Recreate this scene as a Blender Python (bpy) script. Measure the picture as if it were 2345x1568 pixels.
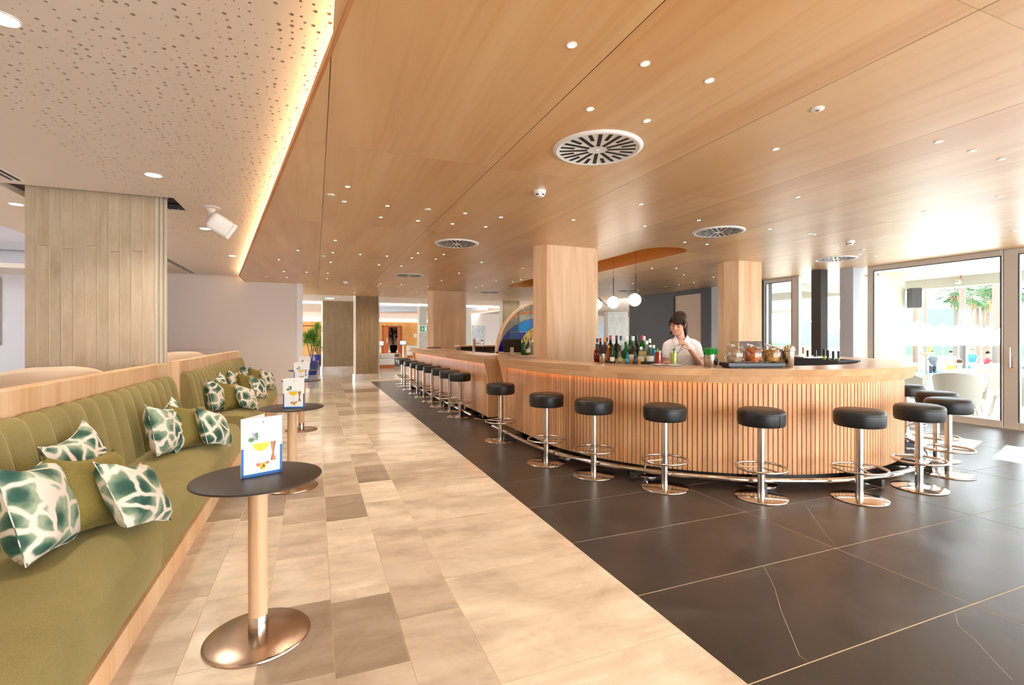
import bpy, bmesh, math, random
from mathutils import Vector, Matrix, noise
random.seed(11)
R = math.radians; PI = math.pi
sc = bpy.context.scene; col = sc.collection
for o in list(bpy.data.objects): bpy.data.objects.remove(o)
# ------------------------------------------------------------- camera, sky, sun, exposure
CAMH = 1.4; FPX = 1114.6; CX = 1172.5; HY = 772.0; TH = R(22.0)
cam = bpy.data.cameras.new('camera'); camo = bpy.data.objects.new('camera', cam); col.objects.link(camo)
camo.location = (0, 0, CAMH); camo.rotation_euler = (R(90), 0, -TH)
cam.sensor_width = 36; cam.lens = FPX / 2345 * 36; cam.shift_y = -(784 - HY) / 2345
cam.clip_start = .02; cam.clip_end = 400
sc.camera = camo
w = bpy.data.worlds.new('sky'); sc.world = w; w.use_nodes = True
bg = w.node_tree.nodes['Background']; bg.inputs[0].default_value = (.86, .93, 1, 1); bg.inputs[1].default_value = 10.0
sl = bpy.data.lights.new('sun', 'SUN'); sl.energy = 12; sl.angle = R(.6); sl.color = (1, .96, .9)
so = bpy.data.objects.new('sun', sl); col.objects.link(so)
SUN = Vector((1.15, .35, 1.0)).normalized()          # towards the sun
so.rotation_euler = SUN.to_track_quat('Z', 'Y').to_euler(); so.location = (20, 10, 25)
vs = sc.view_settings; vs.view_transform = 'Standard'; vs.look = 'None'; vs.gamma = 1; vs.use_curve_mapping = False
vs.exposure = 0.22
# ------------------------------------------------------------- pixel helpers
def ray(u, v=HY):
    a = (u - CX) / FPX; s, c = math.sin(TH), math.cos(TH)
    return Vector((s + a * c, c - a * s, -(v - HY) / FPX))
def atz(u, v, z): r = ray(u, v); t = (z - CAMH) / r.z; return Vector((r.x * t, r.y * t, z))
def aty(u, v, y): r = ray(u, v); t = y / r.y; return Vector((r.x * t, y, CAMH + r.z * t))
def atx(u, v, x): r = ray(u, v); t = x / r.x; return Vector((x, r.y * t, CAMH + r.z * t))
def att(u, v, t): r = ray(u, v); return Vector((r.x * t, r.y * t, CAMH + r.z * t))
BC = (5.0, 5.506)                                    # centre of the round bar end
def onbar(u, rad, far=False):
    r = ray(u); A = r.x**2 + r.y**2; B = -2 * (r.x * BC[0] + r.y * BC[1]); C = BC[0]**2 + BC[1]**2 - rad**2
    d = math.sqrt(max(0, B * B - 4 * A * C)); t = (-B + (d if far else -d)) / (2 * A)
    return Vector((r.x * t, r.y * t, 0)), t
# ------------------------------------------------------------- materials
def lin(c):
    if isinstance(c, str):
        c = [int(c[i:i + 2], 16) / 255 for i in (1, 3, 5)]
        c = [x / 12.92 if x <= .04045 else ((x + .055) / 1.055)**2.4 for x in c]
    return (c[0], c[1], c[2], 1)
def base(name):
    m = bpy.data.materials.new(name); m.use_nodes = True; nt = m.node_tree
    return m, nt, nt.nodes['Principled BSDF']
def N(nt, typ, **kw):
    n = nt.nodes.new(typ)
    for k, v in kw.items(): setattr(n, k, v)
    return n
def plain(name, c, rough=.5, metal=0, emit=None, es=0, coat=0, spec=None, trans=0, ior=None, alpha=1, var=0, sheen=0):
    m, nt, b = base(name); b.inputs['Base Color'].default_value = lin(c); b.inputs['Roughness'].default_value = rough
    b.inputs['Metallic'].default_value = metal
    if emit: b.inputs['Emission Color'].default_value = lin(emit); b.inputs['Emission Strength'].default_value = es
    if coat: b.inputs['Coat Weight'].default_value = coat; b.inputs['Coat Roughness'].default_value = .08
    if spec is not None: b.inputs['Specular IOR Level'].default_value = spec
    if trans: b.inputs['Transmission Weight'].default_value = trans
    if ior: b.inputs['IOR'].default_value = ior
    if sheen: b.inputs['Sheen Weight'].default_value = sheen
    if alpha < 1: b.inputs['Alpha'].default_value = alpha
    if var: hsv(nt, b, None, lin(c), var)
    return m
def hsv(nt, b, sock, colr, var):
    oi = N(nt, 'ShaderNodeObjectInfo'); h = N(nt, 'ShaderNodeHueSaturation'); mr = N(nt, 'ShaderNodeMapRange')
    mr.inputs['To Min'].default_value = 1 - var; mr.inputs['To Max'].default_value = 1 + var
    nt.links.new(oi.outputs['Random'], mr.inputs['Value']); nt.links.new(mr.outputs['Result'], h.inputs['Value'])
    if sock is None: h.inputs['Color'].default_value = colr
    else: nt.links.new(sock, h.inputs['Color'])
    nt.links.new(h.outputs['Color'], b.inputs['Base Color'])
def coords(nt, scale, rnd=10.0, kind='Object'):
    tc = N(nt, 'ShaderNodeTexCoord'); mp = N(nt, 'ShaderNodeMapping'); mp.inputs['Scale'].default_value = scale
    nt.links.new(tc.outputs[kind], mp.inputs['Vector'])
    if rnd:
        oi = N(nt, 'ShaderNodeObjectInfo'); ml = N(nt, 'ShaderNodeVectorMath', operation='SCALE')
        ml.inputs[0].default_value = (rnd, rnd * 1.7, rnd * .6); nt.links.new(oi.outputs['Random'], ml.inputs['Scale'])
        nt.links.new(ml.outputs['Vector'], mp.inputs['Location'])
    return mp.outputs['Vector']
def tex(nt, vec, scale=1, detail=4, rough=.55, dist=0):
    n = N(nt, 'ShaderNodeTexNoise'); n.inputs['Scale'].default_value = scale; n.inputs['Detail'].default_value = detail
    n.inputs['Roughness'].default_value = rough; n.inputs['Distortion'].default_value = dist
    nt.links.new(vec, n.inputs['Vector']); return n.outputs['Fac']
def ramp(nt, sock, stops):
    r = N(nt, 'ShaderNodeValToRGB'); e = r.color_ramp.elements
    while len(e) < len(stops): e.new(.5)
    for i, (p, c) in enumerate(stops): e[i].position = p; e[i].color = lin(c)
    nt.links.new(sock, r.inputs['Fac']); return r.outputs['Color']
def mixc(nt, f, a, b, typ='MIX'):
    m = N(nt, 'ShaderNodeMix', data_type='RGBA', blend_type=typ)
    for s, v in ((m.inputs['Factor'], f), (m.inputs['A'], a), (m.inputs['B'], b)):
        if isinstance(v, bpy.types.NodeSocket): nt.links.new(v, s)
        elif isinstance(v, (int, float)): s.default_value = v
        else: s.default_value = lin(v)
    return m.outputs['Result']
def bump(nt, b, sock, st, dist=.01):
    bp = N(nt, 'ShaderNodeBump'); bp.inputs['Strength'].default_value = st; bp.inputs['Distance'].default_value = dist
    nt.links.new(sock, bp.inputs['Height']); nt.links.new(bp.outputs['Normal'], b.inputs['Normal'])
def wood(name, c1, c2, axis=2, rough=.42, var=.06, freq=1.0, spec=.4):
    m, nt, b = base(name); s = [26 * freq] * 3; s[axis] = 1.1 * freq
    v = coords(nt, s); f = tex(nt, v, 1, 5, .6, .6)
    s2 = [3 * freq] * 3; s2[axis] = .35 * freq; v2 = coords(nt, s2, 4); f2 = tex(nt, v2, 1, 2, .5, 1.2)
    c = ramp(nt, f, [(.30, c2), (.52, c1), (.75, c1)]); c3 = ramp(nt, f2, [(.3, '#ead9c8'), (.7, '#ffffff')])
    hsv(nt, b, mixc(nt, 1.0, c, c3, 'MULTIPLY'), None, var)
    b.inputs['Roughness'].default_value = rough; b.inputs['Specular IOR Level'].default_value = spec
    return m
M = {}
M['ceil_wood'] = wood('maple_veneer_ceiling', '#e9c08c', '#deb078', 1, .36, .04, .55, .5)
_b = M['ceil_wood'].node_tree.nodes['Principled BSDF']; _b.inputs['Coat Weight'].default_value = .9; _b.inputs['Coat Roughness'].default_value = .46
M['ceil_edge'] = wood('veneer_edge', '#cf9462', '#b97c4c', 1)
M['oval_wood'] = wood('honey_recess_veneer', '#d08a3a', '#c07a2e', 1, .5)
M['pier_wood'] = wood('pale_maple_panel', '#e3bf98', '#d6ad83', 2, .5, .03)
M['slat'] = wood('slat_beech', '#dcae80', '#c99468', 2, .45, .12)
M['stave'] = wood('bartop_beech', '#e2b78a', '#dbad80', 1, .4, .15)
M['bartop'] = wood('bartop_surface', '#bfa185', '#ad9078', 1, .28, .03)
M['rail'] = wood('banquette_rail_ash', '#ecc9a0', '#e0b88c', 2, .45, .03)
M['post'] = wood('turned_ash', '#e2bf9a', '#d4a980', 2, .45, .03)
M['lobby_wood'] = wood('lobby_panel', '#eab772', '#dca660', 2, .5, .05)
M['door_wood'] = wood('door_veneer', '#b8652e', '#9c4f20', 2, .4, .05)
M['walnut'] = wood('dark_underbar', '#5d4334', '#3f2c22', 1, .5)
M['white'] = plain('white_paint', '#e9dfd8', .6)
M['ceil_white'] = plain('ceiling_plaster', '#e8dcd2', .75)
M['wall'] = plain('wall_plaster', '#e6dbd3', .7)
M['lilac'] = plain('cool_white_wall', '#dcdbe2', .7)
M['trim'] = plain('white_metal', '#f2f0ee', .35)
M['black'] = plain('black_void', '#0b0a0a', .6)
M['blackp'] = plain('black_plastic', '#1b1b1e', .35)
M['leather'] = plain('black_leather', '#131213', .42, spec=.45)
M['steel'] = plain('brushed_steel', '#c9c2ba', .22, 1)
M['polish'] = plain('polished_steel', '#d6cfc7', .13, 1)
M['alu'] = plain('window_aluminium', '#c6bfb5', .45, .15)
M['alud'] = plain('window_gasket', '#3a3f45', .5)
M['kick'] = plain('toe_kick', '#2c2724', .4)
M['darkwall'] = plain('charcoal_stone', '#38332f', .5)
M['tabletop'] = plain('dark_compact_top', '#2d2624', .38)
M['cream'] = plain('cream_leather', '#dcc3a8', .5)
M['blind'] = plain('beige_panel', '#d8bda4', .7)
M['greystone'] = plain('grey_stone', '#b7bbc2', .5)
M['terr'] = plain('terrace_stone', '#cfcabf', .6)
M['outwhite'] = plain('outdoor_white', '#b4b1a7', .6)
M['outcream'] = plain('outdoor_cream', '#c2bca4', .6)
M['canvas'] = plain('white_canvas', '#fbfaf7', .8)
M['speakerw'] = plain('speaker_white', '#efe9e3', .4)
M['speakerg'] = plain('speaker_grey', '#4b5152', .5)
M['paper'] = plain('menu_paper', '#f4f2ef', .45)
M['blue'] = plain('menu_blue', '#1767ae', .4)
M['cobalt'] = plain('cobalt_glaze', '#12237f', .12, coat=1)
M['leafd'] = plain('dark_leaf', '#1d3a18', .45, var=.25)
M['leaf'] = plain('green_leaf', '#4d8a22', .45, var=.3)
M['palmleaf'] = plain('palm_leaf', '#2c551b', .5, var=.3)
M['leafy'] = plain('lime_leaf', '#7aa62c', .5, var=.3)
M['trunk'] = plain('palm_trunk', '#6d5d50', .8, var=.15)
M['soil'] = plain('soil', '#3a2a20', .9)
M['hill'] = plain('hill_green', '#56745c', .9)
M['pool'] = plain('pool_water', '#3f9cc4', .08)
M['brass'] = plain('copper', '#c27a46', .2, 1)
M['led'] = plain('warm_led', '#ffffff', .5, emit='#ffd6a2', es=18)
M['ledbar'] = plain('bar_led', '#ffffff', .5, emit='#ffb060', es=5)
M['ledw'] = plain('lobby_led', '#ffffff', .5, emit='#fff0dc', es=5)
M['lens'] = plain('downlight_lens', '#ffffff', .4, emit='#ffe6c0', es=22)
M['lensw'] = plain('ceiling_lamp_lens', '#ffffff', .4, emit='#fff2e0', es=14)
M['globe'] = plain('opal_globe', '#ffffff', .3, emit='#fff0da', es=5)
M['screen'] = plain('screen_glow', '#b9c4d8', .2, emit='#c9d4ea', es=.8)
M['green'] = plain('exit_green', '#12925c', .4)
def glassmat(name, tint=(1, 1, 1), rough=0.0, refl=.07):
    m, nt, b = base(name); nt.nodes.remove(b); out = nt.nodes['Material Output']
    t = N(nt, 'ShaderNodeBsdfTransparent'); t.inputs[0].default_value = (*tint, 1)
    g = N(nt, 'ShaderNodeBsdfGlossy'); g.inputs['Roughness'].default_value = rough
    lw = N(nt, 'ShaderNodeLayerWeight'); pw = N(nt, 'ShaderNodeMath', operation='POWER'); pw.inputs[1].default_value = 3.5; nt.links.new(lw.outputs['Facing'], pw.inputs[0])
    fr = N(nt, 'ShaderNodeMath', operation='MULTIPLY_ADD'); fr.inputs[1].default_value = .55; fr.inputs[2].default_value = .035; nt.links.new(pw.outputs[0], fr.inputs[0])
    mx = N(nt, 'ShaderNodeMixShader'); nt.links.new(fr.outputs[0], mx.inputs[0])
    nt.links.new(t.outputs[0], mx.inputs[1]); nt.links.new(g.outputs[0], mx.inputs[2]); nt.links.new(mx.outputs[0], out.inputs[0])
    return m
M['glass'] = glassmat('clear_pane', (.95, .97, .97))
M['thing'] = glassmat('jar_glass', (.97, .97, .96))
def stain(name, c, dens=.55):
    m, nt, b = base(name); nt.nodes.remove(b); out = nt.nodes['Material Output']
    v = coords(nt, (18, 18, 18), 5); f = tex(nt, v, 1, 3)
    cc = mixc(nt, f, lin(c), [x * .6 for x in lin(c)[:3]])
    t = N(nt, 'ShaderNodeBsdfTransparent'); d = N(nt, 'ShaderNodeBsdfTranslucent'); d2 = N(nt, 'ShaderNodeBsdfPrincipled')
    d2.inputs['Roughness'].default_value = .15
    for n in (t, d): nt.links.new(cc, n.inputs[0])
    nt.links.new(cc, d2.inputs['Base Color'])
    a = N(nt, 'ShaderNodeMixShader'); a.inputs[0].default_value = .18; nt.links.new(d.outputs[0], a.inputs[1]); nt.links.new(d2.outputs[0], a.inputs[2])
    b2 = N(nt, 'ShaderNodeMixShader'); b2.inputs[0].default_value = dens; nt.links.new(t.outputs[0], b2.inputs[1]); nt.links.new(a.outputs[0], b2.inputs[2])
    nt.links.new(b2.outputs[0], out.inputs[0]); return m
def botglass(name, c, dens=.35):
    m, nt, b = base(name); nt.nodes.remove(b); out = nt.nodes['Material Output']
    t = N(nt, 'ShaderNodeBsdfTransparent'); t.inputs[0].default_value = lin(c)
    d = N(nt, 'ShaderNodeBsdfPrincipled'); d.inputs['Base Color'].default_value = lin(c); d.inputs['Roughness'].default_value = .06
    mx = N(nt, 'ShaderNodeMixShader'); mx.inputs[0].default_value = dens
    nt.links.new(t.outputs[0], mx.inputs[1]); nt.links.new(d.outputs[0], mx.inputs[2]); nt.links.new(mx.outputs[0], out.inputs[0]); return m
# fabrics
def fabric(name, c1, c2, sc_=260):
    m, nt, b = base(name); v = coords(nt, (1, 1, 1), 3); f = tex(nt, v, sc_, 2); g = tex(nt, v, 3.5, 3)
    c = ramp(nt, f, [(.3, c1), (.7, c2)]); c = mixc(nt, .25, c, ramp(nt, g, [(.35, c1), (.65, c2)]))
    nt.links.new(c, b.inputs['Base Color']); b.inputs['Roughness'].default_value = .85; b.inputs['Specular IOR Level'].default_value = .2
    b.inputs['Sheen Weight'].default_value = .35; b.inputs['Sheen Roughness'].default_value = .4
    b.inputs['Sheen Tint'].default_value = lin('#d9cf9a')
    bump(nt, b, f, .12, .002); return m
M['velvet'] = fabric('olive_velvet', '#76693f', '#978857')
M['olive'] = fabric('olive_cushion', '#70622f', '#8d7e44', 180)
def pattern():
    m, nt, b = base('leaf_print_cushion')
    v = coords(nt, (1, 1, 1), 13)
    w0 = N(nt, 'ShaderNodeTexNoise'); w0.inputs['Scale'].default_value = 7; nt.links.new(v, w0.inputs['Vector'])
    sub = N(nt, 'ShaderNodeVectorMath', operation='SUBTRACT'); sub.inputs[1].default_value = (.5, .5, .5); nt.links.new(w0.outputs['Color'], sub.inputs[0])
    scl = N(nt, 'ShaderNodeVectorMath', operation='SCALE'); scl.inputs['Scale'].default_value = .09; nt.links.new(sub.outputs[0], scl.inputs[0])
    add = N(nt, 'ShaderNodeVectorMath', operation='ADD'); nt.links.new(v, add.inputs[0]); nt.links.new(scl.outputs[0], add.inputs[1])
    vo = N(nt, 'ShaderNodeTexVoronoi', feature='DISTANCE_TO_EDGE'); vo.inputs['Scale'].default_value = 8.2; nt.links.new(add.outputs[0], vo.inputs['Vector'])
    vc = N(nt, 'ShaderNodeTexVoronoi', feature='F1'); vc.inputs['Scale'].default_value = 8.2; nt.links.new(add.outputs[0], vc.inputs['Vector'])
    green = ramp(nt, vc.outputs['Distance'], [(.05, '#1f4a45'), (.32, '#3d6656'), (.6, '#a9b79b')])
    gr = ramp(nt, tex(nt, v, 40, 3), [(.3, '#8fae9f'), (.7, '#ffffff')]); green = mixc(nt, .5, green, mixc(nt, 1, green, gr, 'MULTIPLY'))
    mask = ramp(nt, vo.outputs['Distance'], [(.055, '#000000'), (.12, '#ffffff')])
    c = mixc(nt, mask, '#ecdccd', green); nt.links.new(c, b.inputs['Base Color']); b.inputs['Roughness'].default_value = .8
    bump(nt, b, tex(nt, v, 220, 2), .1, .002); return m
M['print'] = pattern()
def marble():
    m, nt, b = base('cream_marble'); v = coords(nt, (1, 1, 1), 40)
    f = tex(nt, v, 1.5, 5, .55, .9); g = tex(nt, v, 2.2, 4, .6, 1.4)
    c = ramp(nt, f, [(.3, '#d0c7bd'), (.46, '#e2dad1'), (.62, '#ede7df')])
    vein = ramp(nt, g, [(.40, '#ffffff'), (.5, '#b9a48c'), (.54, '#ffffff')])
    c = mixc(nt, .12, c, vein, 'MULTIPLY')
    v3 = coords(nt, (1.1, 4.5, 1), 40); v3.node.inputs['Rotation'].default_value = (0, 0, .6); st = tex(nt, v3, 1.3, 5, .6, .5)
    c = mixc(nt, .36, c, ramp(nt, st, [(.42, '#ffffff'), (.66, '#b8aba0')]), 'MULTIPLY'); oi = N(nt, 'ShaderNodeObjectInfo')
    tint = ramp(nt, oi.outputs['Random'], [(0, '#b7aca2'), (.1, '#c9beb2'), (.2, '#e4dace'), (.6, '#f2eade'), (1, '#fdf6ea')])
    c = mixc(nt, 1, c, tint, 'MULTIPLY'); nt.links.new(c, b.inputs['Base Color'])
    b.inputs['Roughness'].default_value = .11; b.inputs['Specular IOR Level'].default_value = .5
    nt.links.new(ramp(nt, f, [(.3, (.15, .15, .15)), (.7, (.12, .12, .12))]), b.inputs['Roughness']); return m
M['marble'] = marble()
def darktile():
    m, nt, b = base('dark_porcelain'); v = coords(nt, (1, 1, 1), 30)
    f = tex(nt, v, 3, 6, .6, .6); g = tex(nt, v, 120, 4, .75); k = tex(nt, v, 1.7, 3)
    c = ramp(nt, f, [(.3, '#2a2523'), (.55, '#383230'), (.75, '#4a4340')])
    sp = ramp(nt, g, [(.57, '#000000'), (.68, '#ffffff')]); sp = mixc(nt, 1, sp, ramp(nt, k, [(.45, '#000000'), (.65, '#ffffff')]), 'MULTIPLY')
    c = mixc(nt, mixc(nt, 1, sp, '#8a8a8a', 'MULTIPLY'), c, '#8a7f76'); hsv(nt, b, c, None, .05)
    b.inputs['Roughness'].default_value = .3
    bump(nt, b, g, .04, .002); return m
M['darktile'] = darktile()
M['grout'] = plain('light_grout', '#cdbfa9', .8)
M['groutm'] = plain('marble_grout', '#cbb594', .7)
def concrete(name, c1, c2, c3):
    m, nt, b = base(name); v = coords(nt, (9, 9, 1.2), 6); v2 = coords(nt, (1, 1, 1), 6)
    f = tex(nt, v, 2, 6, .65, .4); g = tex(nt, v2, 3, 4); h = tex(nt, v2, 60, 3)
    c = ramp(nt, f, [(.3, c1), (.5, c2), (.72, c3)]); c = mixc(nt, .35, c, ramp(nt, g, [(.35, c1), (.65, c3)]))
    hsv(nt, b, c, None, .05); b.inputs['Roughness'].default_value = .85; bump(nt, b, mixc(nt, .5, f, h), .35, .01); return m
M['conc'] = concrete('board_marked_concrete', '#b39e83', '#c1ad93', '#d0bfa8')
M['concd'] = concrete('brown_concrete', '#86704f', '#9a8161', '#ab9272')
M['hole'] = plain('perforation_shadow_felt', '#c2ac98', .9)  # backing felt tone with the shade inside the holes put into the colour
M['concg'] = concrete('grey_concrete', '#a3a39c', '#b9b8b0', '#c8c7bf')
M['concedge'] = plain('concrete_arris', '#c3b6a2', .85)
def art(name, cols, scale):
    m, nt, b = base(name); v = coords(nt, (1, 1, 1), 0); f = tex(nt, v, scale, 5, .7, 3)
    nt.links.new(ramp(nt, f, [(.35 + .09 * i, c) for i, c in enumerate(cols)]), b.inputs['Base Color']); b.inputs['Roughness'].default_value = .5; return m
M['artbw'] = art('abstract_print', ['#2b3540', '#e8eaec', '#6e7c88', '#f5f5f5', '#39434c'], 2.2)
M['artdark'] = art('dark_painting', ['#12151c', '#2a3f8a', '#17171a', '#7a6a5a', '#101014'], 4)
# ------------------------------------------------------------- mesh helpers
class MB:
    def __init__(s): s.v = []; s.f = []
    def add(s, vs_, fs):
        n = len(s.v); s.v += [tuple(p) for p in vs_]; s.f += [tuple(i + n for i in f) for f in fs]; return s
    def box(s, x0, x1, y0, y1, z0, z1):
        return s.add([(x0, y0, z0), (x1, y0, z0), (x1, y1, z0), (x0, y1, z0), (x0, y0, z1), (x1, y0, z1), (x1, y1, z1), (x0, y1, z1)],
                     [(3, 2, 1, 0), (4, 5, 6, 7), (0, 1, 5, 4), (1, 2, 6, 5), (2, 3, 7, 6), (3, 0, 4, 7)])
    def lathe(s, prof, n=24, c=(0, 0, 0), mat=None):
        vs_ = []; fs = []; k = len(prof)
        for i in range(n):
            a = 2 * PI * i / n
            for r, z in prof: vs_.append((c[0] + r * math.cos(a), c[1] + r * math.sin(a), c[2] + z))
        for i in range(n):
            j = (i + 1) % n
            for q in range(k - 1): fs.append((i * k + q, j * k + q, j * k + q + 1, i * k + q + 1))
        if prof[0][0] > 1e-6: fs.append(tuple(i * k for i in reversed(range(n))))
        if prof[-1][0] > 1e-6: fs.append(tuple(i * k + k - 1 for i in range(n)))
        if mat is not None: vs_ = [tuple(mat @ Vector(p)) for p in vs_]
        return s.add(vs_, fs)
    def cyl(s, c, r, h, n=20): return s.lathe([(r, 0), (r, h)], n, c)
    def tube(s, pts, r, n=8, closed=False, caps=True):
        pts = [Vector(p) for p in pts]; m = len(pts); rr = r if isinstance(r, (list, tuple)) else [r] * m
        vs_ = []; fs = []; up = None
        for i, p in enumerate(pts):
            if closed: d = pts[(i + 1) % m] - pts[i - 1]
            else: d = pts[min(i + 1, m - 1)] - pts[max(i - 1, 0)]
            d.normalize()
            if up is None:
                up = Vector((0, 0, 1)) if abs(d.z) < .9 else Vector((1, 0, 0))
            x = up.cross(d); x.normalize(); y = d.cross(x); up = y
            for k in range(n):
                a = 2 * PI * k / n; vs_.append(p + rr[i] * (math.cos(a) * x + math.sin(a) * y))
        for i in range(m if closed else m - 1):
            j = (i + 1) % m
            for k in range(n): fs.append((i * n + k, i * n + (k + 1) % n, j * n + (k + 1) % n, j * n + k))
        if not closed and caps:
            fs.append(tuple(reversed(range(n)))); fs.append(tuple((m - 1) * n + k for k in range(n)))
        return s.add(vs_, fs)
    def prism(s, poly, z0, z1):
        n = len(poly)
        return s.add([(x, y, z0) for x, y in poly] + [(x, y, z1) for x, y in poly],
                     [tuple(reversed(range(n))), tuple(range(n, 2 * n))] + [(i, (i + 1) % n, (i + 1) % n + n, i + n) for i in range(n)])
    def ext_y(s, poly, y0, y1):                       # profile in x,z extruded along y
        n = len(poly)
        return s.add([(x, y0, z) for x, z in poly] + [(x, y1, z) for x, z in poly],
                     [tuple(range(n)), tuple(reversed(range(n, 2 * n)))] + [(i + n, (i + 1) % n + n, (i + 1) % n, i) for i in range(n)])
    def sphere(s, c, r, n=16, m=10, sx=1, sy=1, sz=1):
        prof = [(r * math.sin(PI * i / m), -r * math.cos(PI * i / m)) for i in range(m + 1)]
        prof[0] = (0, -r); prof[-1] = (0, r)
        k = len(s.v); s.lathe(prof, n); s.v[k:] = [(c[0] + x * sx, c[1] + y * sy, c[2] + z * sz) for x, y, z in s.v[k:]]; return s
    def xform(s, mat, start=0): s.v[start:] = [tuple(mat @ Vector(p)) for p in s.v[start:]]; return s
    def mesh(s, name, smooth=False, merge=False):
        me = bpy.data.meshes.new(name); me.from_pydata(s.v, [], s.f)
        bm = bmesh.new(); bm.from_mesh(me)
        if merge: bmesh.ops.remove_doubles(bm, verts=bm.verts, dist=1e-5)
        bmesh.ops.recalc_face_normals(bm, faces=bm.faces); bm.to_mesh(me); bm.free()
        if smooth:
            for p in me.polygons: p.use_smooth = True
            if smooth != 'all':
                me.set_sharp_from_angle(angle=R(38))
        me.update(); return me
    def build(s, name, mat, parent=None, smooth=False, merge=False, bevel=0, seg=2):
        me = s.mesh(name, smooth and not bevel, merge); return obj(name, me, mat, parent, bevel, seg, smooth)
def obj(name, me, mat, parent=None, bevel=0, seg=2, smooth=False):
    if mat is not None and not me.materials: me.materials.append(M[mat] if isinstance(mat, str) else mat)
    if bevel:
        bm = bmesh.new(); bm.from_mesh(me); bmesh.ops.remove_doubles(bm, verts=bm.verts, dist=1e-5)
        es = [e for e in bm.edges if len(e.link_faces) == 2 and e.calc_face_angle(0) > R(25)]
        bmesh.ops.bevel(bm, geom=es, offset=bevel, segments=seg, profile=.5, affect='EDGES', clamp_overlap=True)
        bm.to_mesh(me); bm.free()
        if smooth:
            for p in me.polygons: p.use_smooth = True
            me.set_sharp_from_angle(angle=R(50))
    o = bpy.data.objects.new(name, me); col.objects.link(o)
    if parent is not None: o.parent = parent
    return o
def inst(name, me, parent=None, loc=(0, 0, 0), rot=(0, 0, 0), scale=None):
    o = bpy.data.objects.new(name, me); col.objects.link(o); o.location = loc; o.rotation_euler = rot
    if scale: o.scale = scale
    if parent is not None: o.parent = parent
    return o
def empty(name, loc=(0, 0, 0), rz=0):
    o = bpy.data.objects.new(name, None); col.objects.link(o); o.location = loc; o.rotation_euler = (0, 0, rz); o.empty_display_size = .1; return o
def tag(o, label, cat, group=None):
    o['label'] = label; o['category'] = cat
    if group: o['group'] = group
    return o
def thing(name, label, cat, loc=(0, 0, 0), rz=0, group=None): return tag(empty(name, loc, rz), label, cat, group)
def struct(o, label=None):
    o['kind'] = 'structure'
    if label: o['label'] = label
    return o
def dup(o, parent=None, **kw):
    c = o.copy(); col.objects.link(c)
    if parent is not None: c.parent = parent
    for k in kw: setattr(c, k, kw[k])
    for ch in list(o.children): dup(ch, c)
    return c
ORD = ['first', 'second', 'third', 'fourth', 'fifth', 'sixth', 'seventh', 'eighth', 'ninth', 'tenth', 'eleventh', 'twelfth',
       'thirteenth', 'fourteenth', 'fifteenth', 'sixteenth', 'seventeenth', 'eighteenth', 'nineteenth', 'twentieth']
# ============================================================= SETTING
ZC = 2.75; ZW = 2.88
def xedge(y):
    if y < 12.22: return .131 - .166 * (y - 2.05)
    return -1.557 - .02 * (y - 12.22)
# ---- floor
fl = struct(MB().box(-13, 1.615, -4, 48, -.25, -.0016).add([], []).build('floor', 'groutm'), 'polished cream marble and dark porcelain tiled floor')
MB().box(1.617, 9.84, -4, 16.52, -.25, -.0016).build('tile_bed', 'grout', fl)
MB().box(1.6, 30, 16.52, 48, -.25, -.001).build('lobby_paving', 'marble', fl)
MB().box(-13, -.95, -4, 48, -.24, -.001).build('lounge_paving', 'marble', fl)
MB().box(-.95, 1.6, 13.2, 48, -.24, -.001).build('hall_paving', 'marble', fl)
MB().box(-.95, 1.6, -4, .55, -.24, -.001).build('near_paving', 'marble', fl)
def tile(w, l, mat, g=.002):
    me = MB().box(-w / 2 + g, w / 2 - g, -l / 2 + g, l / 2 - g, -.012, 0).mesh('floor_tile'); me.materials.append(M[mat]); return me
TW = [-.95, -.536, -.23, .076, .382, .694]
for i in range(5):
    me = tile(TW[i + 1] - TW[i], .61, 'marble'); y = 1.51 - .61 - (0 if i == 3 else random.uniform(0, .61))
    while y < 13.0:
        inst('floor_tile', me, fl, ((TW[i] + TW[i + 1]) / 2, y + .305, 0)); y += .61
me = tile(1.617 - .694, .92, 'marble'); y = .92 - .005
for k in range(17): inst('floor_slab', me, fl, ((1.617 + .694) / 2, 2.76 - .92 * 2 + .46 + .92 * k, 0))
for i in range(6):
    x0 = 1.617 + 1.585 * i; x1 = min(x0 + 1.585, 9.84)
    me = tile(x1 - x0, .7275, 'darktile', .0035)
    for k in range(-2, 21):
        y0 = 1.463 + .7275 * k
        if y0 + .73 > 16.6: continue
        inst('dark_floor_tile', me, fl, ((x0 + x1) / 2, y0 + .36375, 0))
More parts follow.
